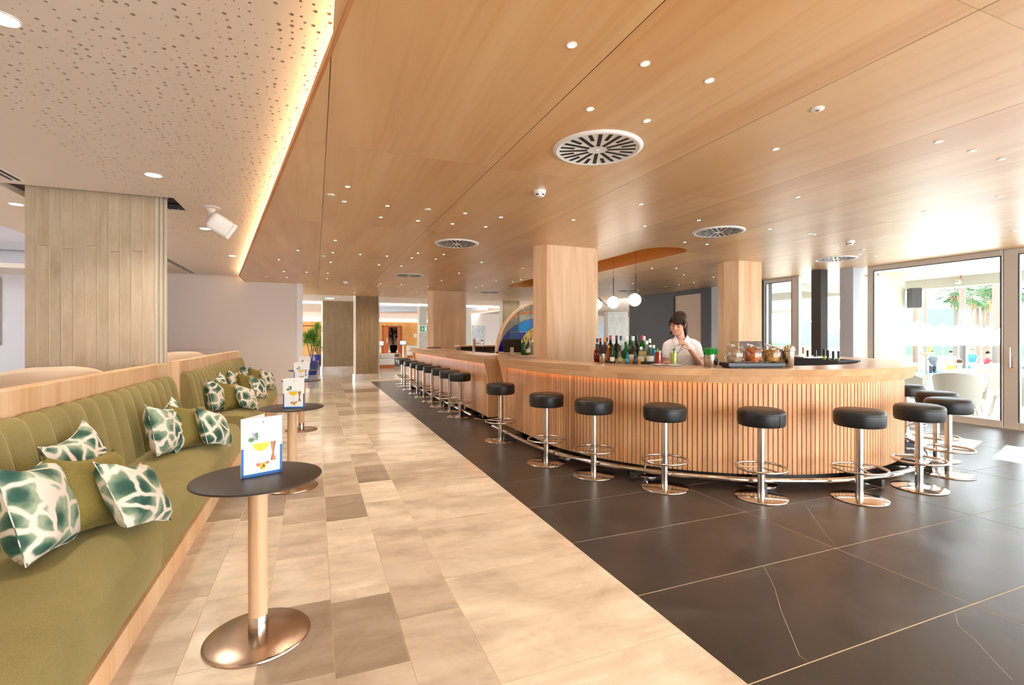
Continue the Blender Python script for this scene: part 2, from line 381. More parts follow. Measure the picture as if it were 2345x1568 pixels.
# ---- wood ceiling of veneer panels, stadium recess
SX, SR, SY0, SY1 = 5.05, .40, 6.25, 11.7
def stad(y):
    if SY0 <= y <= SY1: return SR
    d = SY0 - y if y < SY0 else y - SY1
    return math.sqrt(SR * SR - d * d) if d < SR else 0
ce = MB()
def slabrect(mb, x0, x1, y0, y1, z, left=False):
    ys = [y0]; n = max(1, int((y1 - y0) / .06)); cut = x0 < SX + SR and x1 > SX - SR and y0 < SY1 + SR and y1 > SY0 - SR
    if not cut: n = 1 if not left else 6
    extra = [12.22] if left and y0 < 12.22 < y1 else []
    ys = sorted([y0 + (y1 - y0) * i / n for i in range(n + 1)] + extra + ([q for q in (SY0 - SR, SY1 + SR) if y0 < q < y1] if cut else []))
    for a, b in zip(ys, ys[1:]):
        segs = []
        la, lb = (max(x0, xedge(a)), max(x0, xedge(b))) if left else (x0, x0)
        ha, hb = stad(a), stad(b)
        if cut and (ha > 0 or hb > 0):
            if la < SX - max(ha, hb): segs.append((la, lb, min(x1, SX - ha), min(x1, SX - hb)))
            if x1 > SX + max(ha, hb) - .01: segs.append((max(la, SX + ha), max(lb, SX + hb), x1, x1))
        else: segs.append((la, lb, x1, x1))
        for l0, l1, r0, r1 in segs:
            if r0 - l0 > 1e-4 or r1 - l1 > 1e-4: mb.add([(l0, a, z), (r0, a, z), (r1, b, z), (l1, b, z)], [(0, 3, 2, 1)])
    return mb
slab = MB(); slabrect(slab, -1.7, 9.98, -4, 13.4, ZC + .012, True); slabrect(slab, -.43, 9.98, 13.4, 16.7, ZC + .012)
ceil = struct(slab.build('ceiling', 'walnut'), 'honey maple veneer ceiling of large panels above the bar')
XP = [-1.7, .07, 1.30, 2.54, 3.78, 5.02, 6.26, 7.50, 8.74, 9.95]; YP = [-4, -1.36, 1.14, 3.64, 6.14, 8.64, 11.14, 13.4, 16.7]
for i in range(9):
    for j in range(8):
        x0, x1 = XP[i] + .002, XP[i + 1] - .002; g = .0006
        if j == 7 and i == 0: x0 = -.43
        mb = slabrect(MB(), x0, x1, YP[j] + g, YP[j + 1] - g, ZC, i == 0 and j < 7)
        if mb.f: mb.build('ceiling_panel', 'ceil_wood', ceil)
edge = MB(); pts = [(xedge(y), y) for y in (-4, 12.22, 13.4)]
for (xa, ya), (xb, yb) in zip(pts, pts[1:]):
    edge.add([(xa - .006, ya, ZC - .004), (xa + .012, ya, ZC - .004), (xb + .012, yb, ZC - .004), (xb - .006, yb, ZC - .004),
              (xa - .006, ya, ZC + .035), (xa + .012, ya, ZC + .035), (xb + .012, yb, ZC + .035), (xb - .006, yb, ZC + .035)],
             [(3, 2, 1, 0), (4, 5, 6, 7), (0, 1, 5, 4), (1, 2, 6, 5), (2, 3, 7, 6), (3, 0, 4, 7)])
edge.build('edge_lipping', 'ceil_edge', ceil)
top = MB()
for (xa, ya), (xb, yb) in zip(pts, pts[1:]): top.add([(xa + .012, ya, ZC + .034), (xa + .6, ya, ZC + .034), (xb + .6, yb, ZC + .034), (xb + .012, yb, ZC + .034)], [(0, 1, 2, 3)])
top.build('slab_top', 'ceil_white', ceil)
led = MB()
for (xa, ya), (xb, yb) in zip(pts, pts[1:]):
    led.add([(xa + .03, ya, ZC + .036), (xa + .05, ya, ZC + .036), (xb + .05, yb, ZC + .036), (xb + .03, yb, ZC + .036),
             (xa + .03, ya, ZC + .044), (xa + .05, ya, ZC + .044), (xb + .05, yb, ZC + .044), (xb + .03, yb, ZC + .044)],
            [(3, 2, 1, 0), (4, 5, 6, 7), (0, 1, 5, 4), (1, 2, 6, 5), (2, 3, 7, 6), (3, 0, 4, 7)])
tag(led.build('cove_light_strip', 'led'), 'warm light strip glowing along the edge of the wood ceiling', 'light strip')
# recess lining
loop = [(SX + SR * math.cos(a), SY1 + SR * math.sin(a)) for a in [PI * i / 16 for i in range(17)]] + [(SX + SR * math.cos(a), SY0 + SR * math.sin(a)) for a in [PI + PI * i / 16 for i in range(17)]]
n = len(loop)
rec = MB().add([(x, y, ZC - .002) for x, y in loop] + [(x, y, ZC + .22) for x, y in loop], [(i, (i + 1) % n, (i + 1) % n + n, i + n) for i in range(n)])
rec.build('recess_lining', 'oval_wood', ceil)
MB().add([(x, y, ZC + .22) for x, y in loop], [tuple(range(n))]).build('recess_top', 'oval_wood', ceil)
# ---- white perforated ceiling
wc = MB()
for b in ((-3.84, -1.84, -4, 6.15), (-3.84, -1.84, 6.70, 13.4), (-3.84, -2.85, 6.15, 6.70), (-1.84, 2.0, -4, 1.2), (-1.84, -1.2, 12.31, 13.4)):
    wc.box(b[0], b[1], b[2], b[3], ZW, ZW + .06)
wco = struct(wc.build('ceiling_lounge', 'ceil_white'), 'white plaster ceiling with random round perforations over the lounge')
CS = .055; pv = []; pf = []; rnd = random.Random(3)
for j in range(202):
    y0 = 1.2 + CS * j; xm = xedge(y0) + .32
    for i in range(int((xm + 1.84) / CS)):
        x0 = -1.84 + CS * i
        if i < 8 and 90 <= j < 100: continue
        n0 = len(pv); q = rnd.random(); r = .0105 if q < .22 else .0075 if q < .42 else .004 if q < .76 else 0
        cor = [(x0, y0), (x0 + CS, y0), (x0 + CS, y0 + CS), (x0, y0 + CS)]
        pv += [(x, y, ZW) for x, y in cor]
        if r == 0: pf.append((n0, n0 + 3, n0 + 2, n0 + 1)); continue
        cx = x0 + CS / 2 + rnd.uniform(-.012, .012); cy = y0 + CS / 2 + rnd.uniform(-.012, .012); k = 8
        ring = [(cx + r * math.cos(2 * PI * (a + .5) / k - 3 * PI / 4 - PI / 8), cy + r * math.sin(2 * PI * (a + .5) / k - 3 * PI / 4 - PI / 8)) for a in range(k)]
        pv += [(x, y, ZW) for x, y in ring] + [(x, y, ZW + .013) for x, y in ring]
        for c in range(4):
            a = 2 * c; b = (2 * c + 1) % k; d = (2 * c + 2) % k
            pf.append((n0 + c, n0 + 4 + a, n0 + 4 + b)); pf.append((n0 + c, n0 + 4 + b, n0 + 4 + d, n0 + (c + 1) % 4))
        for a in range(k): pf.append((n0 + 4 + a, n0 + 12 + a, n0 + 12 + (a + 1) % k, n0 + 4 + (a + 1) % k))
        pf.append(tuple(n0 + 12 + a for a in range(k)))
me = bpy.data.meshes.new('perforated_board'); me.from_pydata(pv, [], pf); me.update()
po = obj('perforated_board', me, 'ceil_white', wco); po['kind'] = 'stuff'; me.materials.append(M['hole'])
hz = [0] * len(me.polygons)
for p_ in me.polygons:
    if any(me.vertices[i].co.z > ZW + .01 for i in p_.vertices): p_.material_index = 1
struct(MB().box(-3.86, 9.97, -4, 13.6, 3.3, 3.4).build('roof', 'walnut'))  # unseen slab added over the ceilings to stop sky light leaking in
MB().box(-2.86, -1.39, 6.14, 6.71, ZW + .06, ZW + .3).build('pier_slot', 'black', wco)
# linear slot vents
for y0, y1 in ((4.2, 6.0), (10.6, 13.1)):
    t = thing('slot_vent', 'white linear slot vent in the plaster ceiling ' + ('before the concrete pier' if y0 < 5 else 'beyond the concrete pier'), 'vent', (-2.61, (y0 + y1) / 2, ZW), 0, 'ceiling slot vents')
    l = (y1 - y0) / 2; MB().box(-.06, .06, -l, l, -.006, 0).build('frame', 'trim', t)
    for x in (-.028, .028): MB().box(x - .014, x + .014, -l + .02, l - .02, -.009, -.004).build('slot', 'black', t)
# ---- walls
wd = struct(MB().box(-3.35, -.43, 13.4, 13.6, 0, ZW).build('wall_divider', 'wall'), 'plain white plaster wall behind the far banquette')
struct(MB().box(-.43, -.30, 13.38, 13.62, 0, ZC).build('trim_1', 'trim'), 'pale end trim of the white divider wall')
struct(MB().box(-3.5, -3.35, 11.6, 13.6, 0, 3.8).build('wall_return', 'wall'))
tag(MB().box(-3.345, -3.315, 12.3, 13.3, 1.15, 2.78).build('painting', 'artdark'), 'dark blue abstract painting on the return wall behind the concrete pier', 'painting')
struct(MB().box(-13, -3.5, 15.0, 15.2, 0, 4.2).build('wall_lounge', 'lilac'))
struct(MB().box(-13, -12.8, -4, 15.2, 0, 4.2).build('wall_left', 'lilac'))
struct(MB().box(-13, 1.0, -4.2, -4, 0, 4.2).box(1.0, 10.1, -4.2, -4, 2.7, 4.2).build('wall_back', 'wall'))  # unseen wall, its wide opening added to bring in frontal daylight
hc = MB().box(-13, -3.84, 9.8, 15.2, 4.1, 4.2).box(-13, -3.84, -4, 4, 4.1, 4.2).box(-9, -3.84, 4, 9.8, 4.1, 4.2); struct(hc.build('ceiling_high', 'ceil_white'))
struct(MB().box(-3.86, -3.84, -4, 13.4, ZW, 4.1).build('trim_2', 'ceil_white'))
struct(MB().box(-13, -3.5, 14.7, 15, 3.42, 3.56).build('trim_3', 'greystone'))
wn = struct(empty('window_4', (0, 14.98, 0)), 'grey framed window in the cool white lounge wall')
MB().box(-7.5, -7.36, -.02, .02, 1.22, 2.8).box(-6.93, -6.80, -.02, .02, 1.22, 2.8).box(-7.36, -6.93, -.02, .02, 2.68, 2.8).build('frame', 'alu', wn)
MB().box(-7.36, -6.93, -.01, .01, 1.22, 2.68).build('pane', plain('window_reflection', '#8f968e', .1), wn)
# ---- piers (board-marked concrete and timber clad), hexagonal in plan
def hexa(x0, x1, y0, y1, c=.14): m = (y0 + y1) / 2; return [(x0 + c, y0), (x1 - c, y0), (x1, m), (x1 - c, y1), (x0 + c, y1), (x0, m)]
p = thing('concrete_pier', 'wide board-marked concrete pier behind the banquette rail', 'pier', (-2.1, 6.4, 0)); p['kind'] = 'structure'; del p['category']
PH = ZW + .2; nb = 11; xa, xb = -.56, .50; bw = (xb - xa) / nb
MB().prism([(-.60, .0), (-.56, -.12), (.50, -.12), (.58, .03), (.5, .15), (-.56, .15)], 0, PH).build('pier_core', 'concedge', p)
for i in range(nb):
    zs = [0, random.uniform(.9, 1.3) if i % 3 == 0 else None, 2.32 + random.uniform(-.03, .02) if i % 2 else None, PH]; zs = [z for z in zs if z is not None]
    for a, b in zip(zs, zs[1:]):
        d = random.uniform(0, .006)
        MB().box(xa + bw * i + .001, xa + bw * (i + 1) - .001, -.146 - d * .5, -.118, a + .001, b - .001).build('board_strip', 'conc', p, bevel=.002, seg=1)
for i in range(1, nb): MB().box(xa + bw * i - .003 - random.uniform(0, .002), xa + bw * i + .003, -.156, -.14, random.uniform(0, .1), PH).build('board_fin', 'concedge', p, bevel=.002, seg=1)
for k, (x, y) in enumerate(((.515, -.13), (.545, -.085), (.572, -.03))): MB().tube([(x, y, 0), (x, y, PH)], .022, 8).build('corner_rib', 'concedge', p, True)
def pier(name, mat, x0, x1, y0, y1, h, lab, c=.14, plinth=None, sign=None):
    p = struct(empty(name, ((x0 + x1) / 2, (y0 + y1) / 2, 0)), lab); dx, dy = (x1 - x0) / 2, (y1 - y0) / 2
    MB().prism(hexa(-dx, dx, -dy, dy, c), 0, h).build('shaft', mat, p)
    if plinth: MB().prism(hexa(-dx - .02, dx + .02, -dy - .02, dy + .02, c), 0, .2).build('skirting', plinth, p)
    return p
pier('timber_pier', 'pier_wood', 2.99, 4.10, 6.39, 6.73, ZC, 'pale timber clad pier rising through the near bar counter')
pb = pier('timber_pier', 'pier_wood', 6.80, 7.55, 6.44, 6.92, ZC, 'pale timber clad pier on the window side of the bar', .10)
MB().box(-.25, .26, -.248, -.2, 1.10, 1.33).build('socket_recess', 'walnut', pb)
pier('timber_pier', 'pier_wood', 3.03, 4.2, 13.9, 14.24, ZC, 'pale timber clad pier at the far end of the straight bar')
def concpier(x0, x1, y0, y1, h, mat, lab, n=9, plinth='marble'):
    p = struct(empty('concrete_pier', ((x0 + x1) / 2, (y0 + y1) / 2, 0)), lab); dx, dy = (x1 - x0) / 2, (y1 - y0) / 2
    MB().prism(hexa(-dx, dx, -dy, dy, .06), 0, h).build('pier_core', 'concedge', p)
    bw = (2 * dx - .12) / n
    me = MB().box(.002, bw - .002, -.012, .01, .2, h).mesh('board_strip'); me.materials.append(M[mat])
    for i in range(n): inst('board_strip', me, p, (-dx + .06 + bw * i, -dy, 0))
    MB().prism(hexa(-dx - .03, dx + .03, -dy - .03, dy + .03, .06), 0, .2).build('skirting', plinth, p); return p
concpier(1.16, 1.99, 16.6, 16.95, ZC + .1, 'concd', 'brown concrete pier at the end of the dark floor')
concpier(.22, 1.55, 21.2, 21.6, 2.95, 'concd', 'broad brown concrete pier in the hall before the lobby')
concpier(6.62, 7.45, 17.5, 17.85, ZC + .1, 'concd', 'brown concrete pier behind the stained glass arch')
gp = concpier(5.13, 5.66, 26.2, 26.6, 3.3, 'concg', 'slim grey concrete pier carrying the green exit sign', 6)
concpier(6.9, 7.5, 24.0, 24.4, 2.9, 'concg', 'grey concrete pier left of the framed abstract print', 6)
concpier(15.6, 17.1, 24.0, 24.4, 2.9, 'concg', 'pale grey pier seen behind the bar bottles', 8)
# ---- lobby shell
lc = MB().box(-.30, 9.9, 16.7, 21.7, ZW, ZW + .1).box(-8, -.3, 13.6, 21.7, ZW, ZW + .1).box(9.9, 26, 13.8, 30.2, 2.92, 3.0)
struct(lc.build('ceiling_hall', 'ceil_white'))
struct(MB().box(-10, 9.9, 21.7, 26, 3.45, 3.55).box(-10, 9.9, 38, 44.5, 3.45, 3.55).box(-10, 9.9, 26, 38, 3.45, 3.55).box(9.9, 22, 30.2, 44.5, 3.45, 3.55).build('ceiling_lobby', 'ceil_white'))
struct(MB().box(-10, 9.9, 21.7, 21.75, 2.98, 3.5).build('trim_4', 'ceil_white'))
tag(MB().box(-8, 9.4, 21.74, 21.80, 2.80, 2.94).build('cove_light', 'ledw'), 'long glowing cove band across the hall ceiling edge', 'light strip')
lw = struct(MB().box(-10, 5.55, 44, 44.3, 0, ZC).box(7.05, 22, 44, 44.3, 0, ZC).box(5.55, 7.05, 44, 44.3, 2.3, ZC).build('wall_lobby', 'lobby_wood'), 'honey timber panelled wall at the back of the lobby')
for i in range(14): MB().box(-9.2 + 2 * i - .006, -9.2 + 2 * i + .006, 43.985, 44, 0, ZC).build('panel_joint', 'door_wood', lw) if not 5.4 < -9.2 + 2 * i < 7.2 else None
struct(MB().box(-10, 22, 44.0, 44.3, ZC + .24, 3.5).build('trim_5', 'wall'))
tag(MB().box(-10, 14, 43.96, 44.0, ZC + .02, ZC + .24).build('cove_light', 'ledw'), 'glowing cove band above the timber lobby wall', 'light strip')
struct(MB().box(8.7, 26, 30, 30.2, 0, 2.95).box(25, 25.2, 14, 30, 0, .9).box(25, 25.2, 14, 30, 2.3, 2.95).box(25, 25.2, 22, 30, .9, 2.3).build('wall_white', 'wall'))  # the unseen right-hand pieces are added to cut glare on the timber ceiling
struct(MB().box(4, 9, 48.5, 48.6, 0, 3).box(3.9, 4, 44.3, 48.5, 0, 3).box(9, 9.1, 44.3, 48.5, 0, 3).box(3.9, 9.1, 44.3, 48.6, 2.6, 2.7).build('wall_corridor', plain('corridor_brown', '#8d6a52', .7)))
for k, (x0, x1, ang) in enumerate(((5.55, 5.55, 62), (7.05, 7.05, 118))):
    d = struct(empty('door_%d' % (k + 1), (x0, 44.0, 0), R(-ang if k == 0 else -ang)), 'open brown timber lobby door leaf, ' + ('left' if k == 0 else 'right') + ' of the doorway')
    MB().box(0, .72, -.025, .025, .01, 2.28).build('leaf', 'door_wood', d); MB().tube([(.64, -.06, .9), (.64, -.06, 1.3)], .014).build('pull_handle', 'steel', d, True)
fr = struct(MB().box(5.45, 5.55, 43.95, 44.05, 0, 2.4).box(7.05, 7.15, 43.95, 44.05, 0, 2.4).box(5.45, 7.15, 43.95, 44.05, 2.3, 2.4).build('trim_6', 'door_wood'))
d3 = struct(empty('door_3', (-.55, 43.97, 0)), 'closed honey timber door behind the lobby plants')
MB().box(-.9, .9, -.02, .02, 0, 2.3).build('leaf', 'lobby_wood', d3); MB().box(-1.0, -.9, -.05, .03, 0, 2.4).box(.9, 1.0, -.05, .03, 0, 2.4).box(-.9, .9, -.05, .03, 2.3, 2.4).build('architrave', 'door_wood', d3)
# ---- right wall, dark stone and windows (plane x = 9.86)
XR = 9.86
wr = struct(MB().box(XR, XR + .25, 11.6, 13.8, 0, ZC).box(XR, XR + .25, 10.13, 10.5, 0, ZC).box(XR, XR + .25, 8.45, 9.4, 0, ZC).box(XR, XR + .25, 10.5, 11.6, 2.62, ZC).build('wall_right', 'darkwall'), 'charcoal stone wall behind the bar')
MB().box(XR + .05, XR + .1, 10.5, 11.6, 0, 2.62).build('beige_panel', 'blind', wr)
MB().box(XR + .01, XR + .2, 9.4, 10.13, .95, ZC).box(XR + .01, XR + .2, 9.4, 10.13, 0, .94).build('stone_cladding', 'greystone', wr)
def window(name, y0, y1, lab, sides=(.09, .09), topz=2.66, handle=False, z0=0.0):
    wn = struct(empty(name, (XR + .03, (y0 + y1) / 2, 0)), lab); l = (y1 - y0) / 2
    MB().box(-.05, .05, -l, -l + sides[0], z0, ZC).build('stile', 'alu', wn, bevel=.006, seg=1)
    MB().box(-.05, .05, l - sides[1], l, z0, ZC).build('stile', 'alu', wn, bevel=.006, seg=1)
    MB().box(-.05, .05, -l + sides[0], l - sides[1], topz, ZC).build('head_rail', 'alu', wn, bevel=.006, seg=1)
    MB().box(-.05, .05, -l + sides[0], l - sides[1], z0, z0 + .11).build('bottom_rail', 'alu', wn, bevel=.006, seg=1)
    MB().box(-.006, .006, -l + sides[0], l - sides[1], z0 + .11, topz).build('pane', 'glass', wn)
    g = MB(); w_ = .012
    for a in (-l + sides[0], l - sides[1] - w_): g.box(-.052, -.03, a, a + w_, z0 + .11, topz)
    g.box(-.052, -.03, -l + sides[0], l - sides[1], topz - w_, topz); g.build('gasket', 'alud', wn)
    if handle:
        h = MB().box(-.058, -.05, -l + .075, -l + .115, .92, 1.12).build('lock_plate', 'steel', wn); MB().tube([(-.06, -l + .095, .98), (-.1, -l + .095, .98), (-.1, -l + .095, 1.22)], .011).build('lever', 'polish', h, True)
    return wn
window('window_1', 4.13, 6.12, 'tall sliding glass door to the terrace between pilaster and wide post', (.02, .11))
w2 = window('window_2', 1.0, 4.12, 'sliding glass door with lever handle at the right edge', (.11, .17))
hp = MB().box(-.058, -.05, 1.44, 1.49, .88, 1.10).build('lock_plate', 'steel', w2); MB().tube([(-.06, 1.465, .94), (-.11, 1.465, .94), (-.11, 1.465, 1.24)], .011).build('lever', 'polish', hp, True)
window('window_3', 7.55, 8.45, 'narrow glazed door beside the dark stone wall', (.17, .05))
window('window_5', -4, .98, 'glazed terrace door beyond the frame', (.11, .11))
struct(MB().box(9.62, 9.95, 6.24, 6.50, 0, ZC).build('trim_7', 'greystone'), 'pale stone pilaster beside the sliding door')
struct(MB().box(9.30, 9.50, 6.66, 6.86, 0, ZC).build('trim_8', 'darkwall'), 'dark steel post by the open terrace door')
struct(MB().box(XR - .06, XR + .1, -4, 8.45, -.004, .012).build('trim_9', 'alu'))

# hairline cracks worn into the dark tiles
M['crack'] = plain('crack_line', '#a89d92', .8)
for px in ([(1750, 1298), (1772, 1345), (1790, 1400), (1812, 1450), (1830, 1500), (1853, 1518)], [(1842, 1150), (1862, 1180), (1885, 1215), (1914, 1252)], [(2186, 1402), (2196, 1432), (2235, 1465), (2280, 1515), (2320, 1556)]):
    pts = [atz(u + random.uniform(-2, 2), v, .0002) for u, v in px]; mb = MB()
    for a, b in zip(pts, pts[1:]):
        d = (b - a).normalized(); n_ = Vector((-d.y, d.x, 0)) * .0011; mb.add([tuple(a + n_), tuple(a - n_), tuple(b - n_), tuple(b + n_)], [(0, 1, 2, 3)])
    mb.build('tile_crack', 'crack', fl)
# ============================================================= BAR
RS = 2.38; L1 = 6.75 - BC[1]; LA = PI * RS
def bpt(r, s):
    if s < L1: return (BC[0] - r, 6.75 - s), (-1, 0)
    if s < L1 + LA:
        f = (s - L1) / RS; return (BC[0] - r * math.cos(f), BC[1] - r * math.sin(f)), (-math.cos(f), -math.sin(f))
    return (BC[0] + r, BC[1] + s - L1 - LA), (1, 0)
def fpt(r, s): return (BC[0] - r, 13.85 - s), (-1, 0)
def sweep(mb, prof, s0, s1, ds, P=bpt):
    n = max(1, int(round((s1 - s0) / ds))); k = len(prof); b = len(mb.v); fs = []; vs_ = []
    for i in range(n + 1):
        s = s0 + (s1 - s0) * i / n
        for r, z in prof: (x, y), _ = P(r, s); vs_.append((x, y, z))
    for i in range(n):
        for q in range(k): fs.append((i * k + q, i * k + (q + 1) % k, (i + 1) * k + (q + 1) % k, (i + 1) * k + q))
    fs.append(tuple(range(k))); fs.append(tuple(n * k + q for q in range(k)))
    return mb.add(vs_, fs)
def ring(r0, r1, z0, z1): return [(r0, z0), (r1, z0), (r1, z1), (r0, z1)]
SE = L1 + LA + 3.4
M['slatgap'] = wood('slat_backing', '#c98a58', '#b57748', 2, .6)
def barunit(name, lab, P, s0, s1, ds, ends, top_lab):
    t = thing(name, lab, 'bar counter')
    sweep(MB(), ring(2.28, 2.364, .1, .985), s0, s1, ds, P).build('backing_panel', 'slatgap', t)
    sweep(MB(), ring(2.02, 2.05, .0, 1.0), s0, s1, ds, P).build('inner_panel', 'walnut', t)
    sweep(MB(), ring(2.17, 2.19, 0, .1), s0, s1, ds, P).build('toe_kick', 'kick', t)
    sweep(MB(), ring(2.05, 2.35, .1, .12), s0, s1, ds, P).build('base_board', 'walnut', t)
    me = MB().box(-.018, .018, 0, .022, .1, .965).mesh('slat'); me.materials.append(M['slat'])
    n = int((s1 - s0) / .0455)
    for i in range(n):
        s = s0 + (i + .5) * (s1 - s0) / n; (x, y), (nx, ny) = P(RS - .024, s)
        inst('slat', me, t, (x, y, 0), (0, 0, math.atan2(ny, nx) - PI / 2))
    sweep(MB(), ring(2.395, 2.412, .968, .975), s0 + .05, s1 - .02, ds, P).build('led_strip', 'ledbar', t)
    for yy in ends:
        o = 5.0
        MB().ext_y([(o - 2.50, 1.095), (o - 2.455, .972), (o - 2.40, .72), (o - 2.40, .1), (o - 2.20, .1), (o - 2.20, 0), (o - 1.98, 0), (o - 1.98, 1.095)], yy - .02, yy + .02).build('end_panel', 'pier_wood', t)
    k = int((s1 - s0) / 1.05)
    for i in range(k):
        s = s0 + (i + .5) * (s1 - s0) / k; (x, y), _ = P(2.30, s)
        f = MB().lathe([(.17, 0), (.17, .006), (.15, .014), (.02, .018)], 24, (x, y, 0)); f.cyl((x, y, .015), .02, .09, 10); f.build('support_foot', 'polish', t, True)
    c = thing('bar_slab', top_lab, 'bar top')
    sweep(MB(), [(1.96, 1.0), (1.96, 1.099), (2.47, 1.099), (2.425, .976), (2.38, .976), (2.36, 1.0)], s0, s1, ds, P).build('core', 'stave', c)
    sweep(MB(), [(1.955, 1.099), (1.955, 1.104), (2.505, 1.104), (2.508, 1.099)], s0, s1, ds, P).build('surface', 'bartop', c)
    for row, (za, zb, ra, rb) in enumerate(((1.0985, 1.036, 2.507, 2.482), (1.0355, .968, 2.482, 2.455))):
        s = s0 - (.3 if row else 0)
        while s < s1 - .02:
            e = s + random.uniform(.75, 1.5); a, b = max(s, s0), min(e, s1)
            if b - a > .05: sweep(MB(), [(ra, za), (rb, zb), (rb - .04, zb), (ra - .05, za)], a + .0004, b - .0004, ds, P).build('stave', 'stave', c)
            s = e
    return t, c
barunit('bar_counter', 'rounded slatted bar counter end with glowing strip under its top', bpt, 0, SE, .12, (6.75,), 'thick laminated beech top of the rounded bar end')
barunit('bar_counter', 'long straight slatted bar counter running towards the lobby', fpt, 0, 6.35, .8, (7.5, 13.85), 'thick laminated beech top of the long straight bar')
ft = thing('bar_flap', 'pale timber flap closing the gap between the two bar counters', 'flap', (2.95, 7.12, 0))
MB().box(-.18, .12, -.36, .36, 1.066, 1.098).build('leaf', 'stave', ft); MB().box(.06, .10, -.36, .36, .02, 1.066).build('gate', 'pier_wood', ft)
def footrail(lab, P, s0, s1, r=2.59):
    t = thing('foot_rail', lab, 'foot rail'); n = int((s1 - s0) / .1)
    pts = [(*P(r, s0 + (s1 - s0) * i / n)[0], .105) for i in range(n + 1)]
    MB().tube(pts, .023, 12).build('tube', 'polish', t, 'all'); k = int((s1 - s0) / 1.0)
    for i in range(k):
        s = s0 + (i + .5) * (s1 - s0) / k; (x, y), (nx, ny) = P(r, s)
        o = MB().box(-.02, .02, -.38, .03, .015, .082).box(-.02, .02, -.30, -.24, 0, .09).build('bracket', 'kick', t); o.location = (x, y, 0); o.rotation_euler = (0, 0, math.atan2(ny, nx) - PI / 2)
    return t
footrail('curved polished foot rail around the rounded bar end', bpt, .05, SE - .3)
footrail('straight polished foot rail along the long bar', fpt, .2, 6.1)
# ---- bar stools
def make_stool():
    t = empty('bar_stool')
    MB().lathe([(.212, 0), (.216, .004), (.214, .009), (.2, .013), (.06, .017), (.034, .017)], 48).build('base_disc', 'polish', t, True)
    MB().lathe([(.031, .014), (.031, .66)], 24).build('pole', 'steel', t, True)
    MB().tube([(.205 * math.cos(2 * PI * i / 48), .205 * math.sin(2 * PI * i / 48), .262) for i in range(48)], .0105, 10, True).build('foot_ring', 'steel', t, 'all')
    for k in range(3):
        a = .5 + 2 * PI * k / 3; MB().tube([(.03 * math.cos(a), .03 * math.sin(a), .262), (.2 * math.cos(a), .2 * math.sin(a), .262)], .007, 8).build('spoke', 'steel', t, True)
    s = MB().lathe([(.17, .63), (.186, .636), (.193, .66), (.194, .735), (.191, .752), (.178, .768), (.15, .777), (.08, .782), (0, .783)], 48).build('seat', 'leather', t, 'all')
    MB().tube([(.1945 * math.cos(2 * PI * i / 48), .1945 * math.sin(2 * PI * i / 48), .737) for i in range(48)], .0022, 6, True).build('welt', 'leather', s, 'all')
    MB().box(-.003, .003, -.1965, -.19, .64, .737).build('seam', 'leather', s)
    return t
stool0 = make_stool()
spx = [(1146, 1008), (1251, 1059), (1360, 1087), (1522, 1116), (1743, 1138), (1968, 1141), (2105, 1117), (2172, 1086)]
spts = [atz(u, v, 0) for u, v in spx] + [Vector((6.62, 3.36, 0)), Vector((7.235, 4.008, 0))]
for i, p in enumerate(spts):
    o = stool0 if i == 0 else dup(stool0)
    o.location = p; o.rotation_euler = (0, 0, math.atan2(BC[1] - p.y, BC[0] - p.x) + (i * 1.3))
    tag(o, 'black leather bar stool, %s around the rounded bar from the straight bar' % ORD[i], 'bar stool', 'stools around the rounded bar end')
for i, (x, y) in enumerate([(2.36, 8.30), (2.35, 8.96), (2.36, 9.68), (2.36, 10.49), (2.36, 11.34), (2.36, 12.13), (2.36, 13.03), (2.36, 14.0), (2.42, 14.75), (3.05, 14.9)]):
    o = dup(stool0); o.location = (x, y, 0); o.rotation_euler = (0, 0, i * .9)
    tag(o, 'black leather bar stool, %s in the row along the long straight bar, nearest first' % ORD[i], 'bar stool', 'stools along the straight bar')
# ============================================================= BANQUETTES
def chan_mesh(w):
    prof = [(-1.325, .40), (-1.335, .5), (-1.36, .65), (-1.39, .80), (-1.415, .90), (-1.435, .945), (-1.458, .962), (-1.48, .955), (-1.492, .93)]
    nrm = [(1, .1), (1, .15), (1, .18), (1, .2), (1, .3), (.8, .6), (.3, 1), (-.3, 1), (0, 0)]
    mb = MB(); n = 9; k = len(prof); vs_ = []; fs = []
    for i in range(n):
        u = -1 + 2 * i / (n - 1); bl = .023 * (max(0, 1 - u * u)**.55)
        if abs(u) > .99: bl = -.006
        for (x, z), (a, b) in zip(prof, nrm): vs_.append((x + bl * a, u * w / 2, z + bl * b))
        vs_.append((-1.492, u * w / 2, .40))
    k += 1
    for i in range(n - 1):
        for q in range(k): fs.append((i * k + q, i * k + (q + 1) % k, (i + 1) * k + (q + 1) % k, (i + 1) * k + q))
    fs.append(tuple(range(k))); fs.append(tuple((n - 1) * k + q for q in range(k)))
    me = mb.add(vs_, fs).mesh('back_channel', True); me.materials.append(M['velvet']); return me
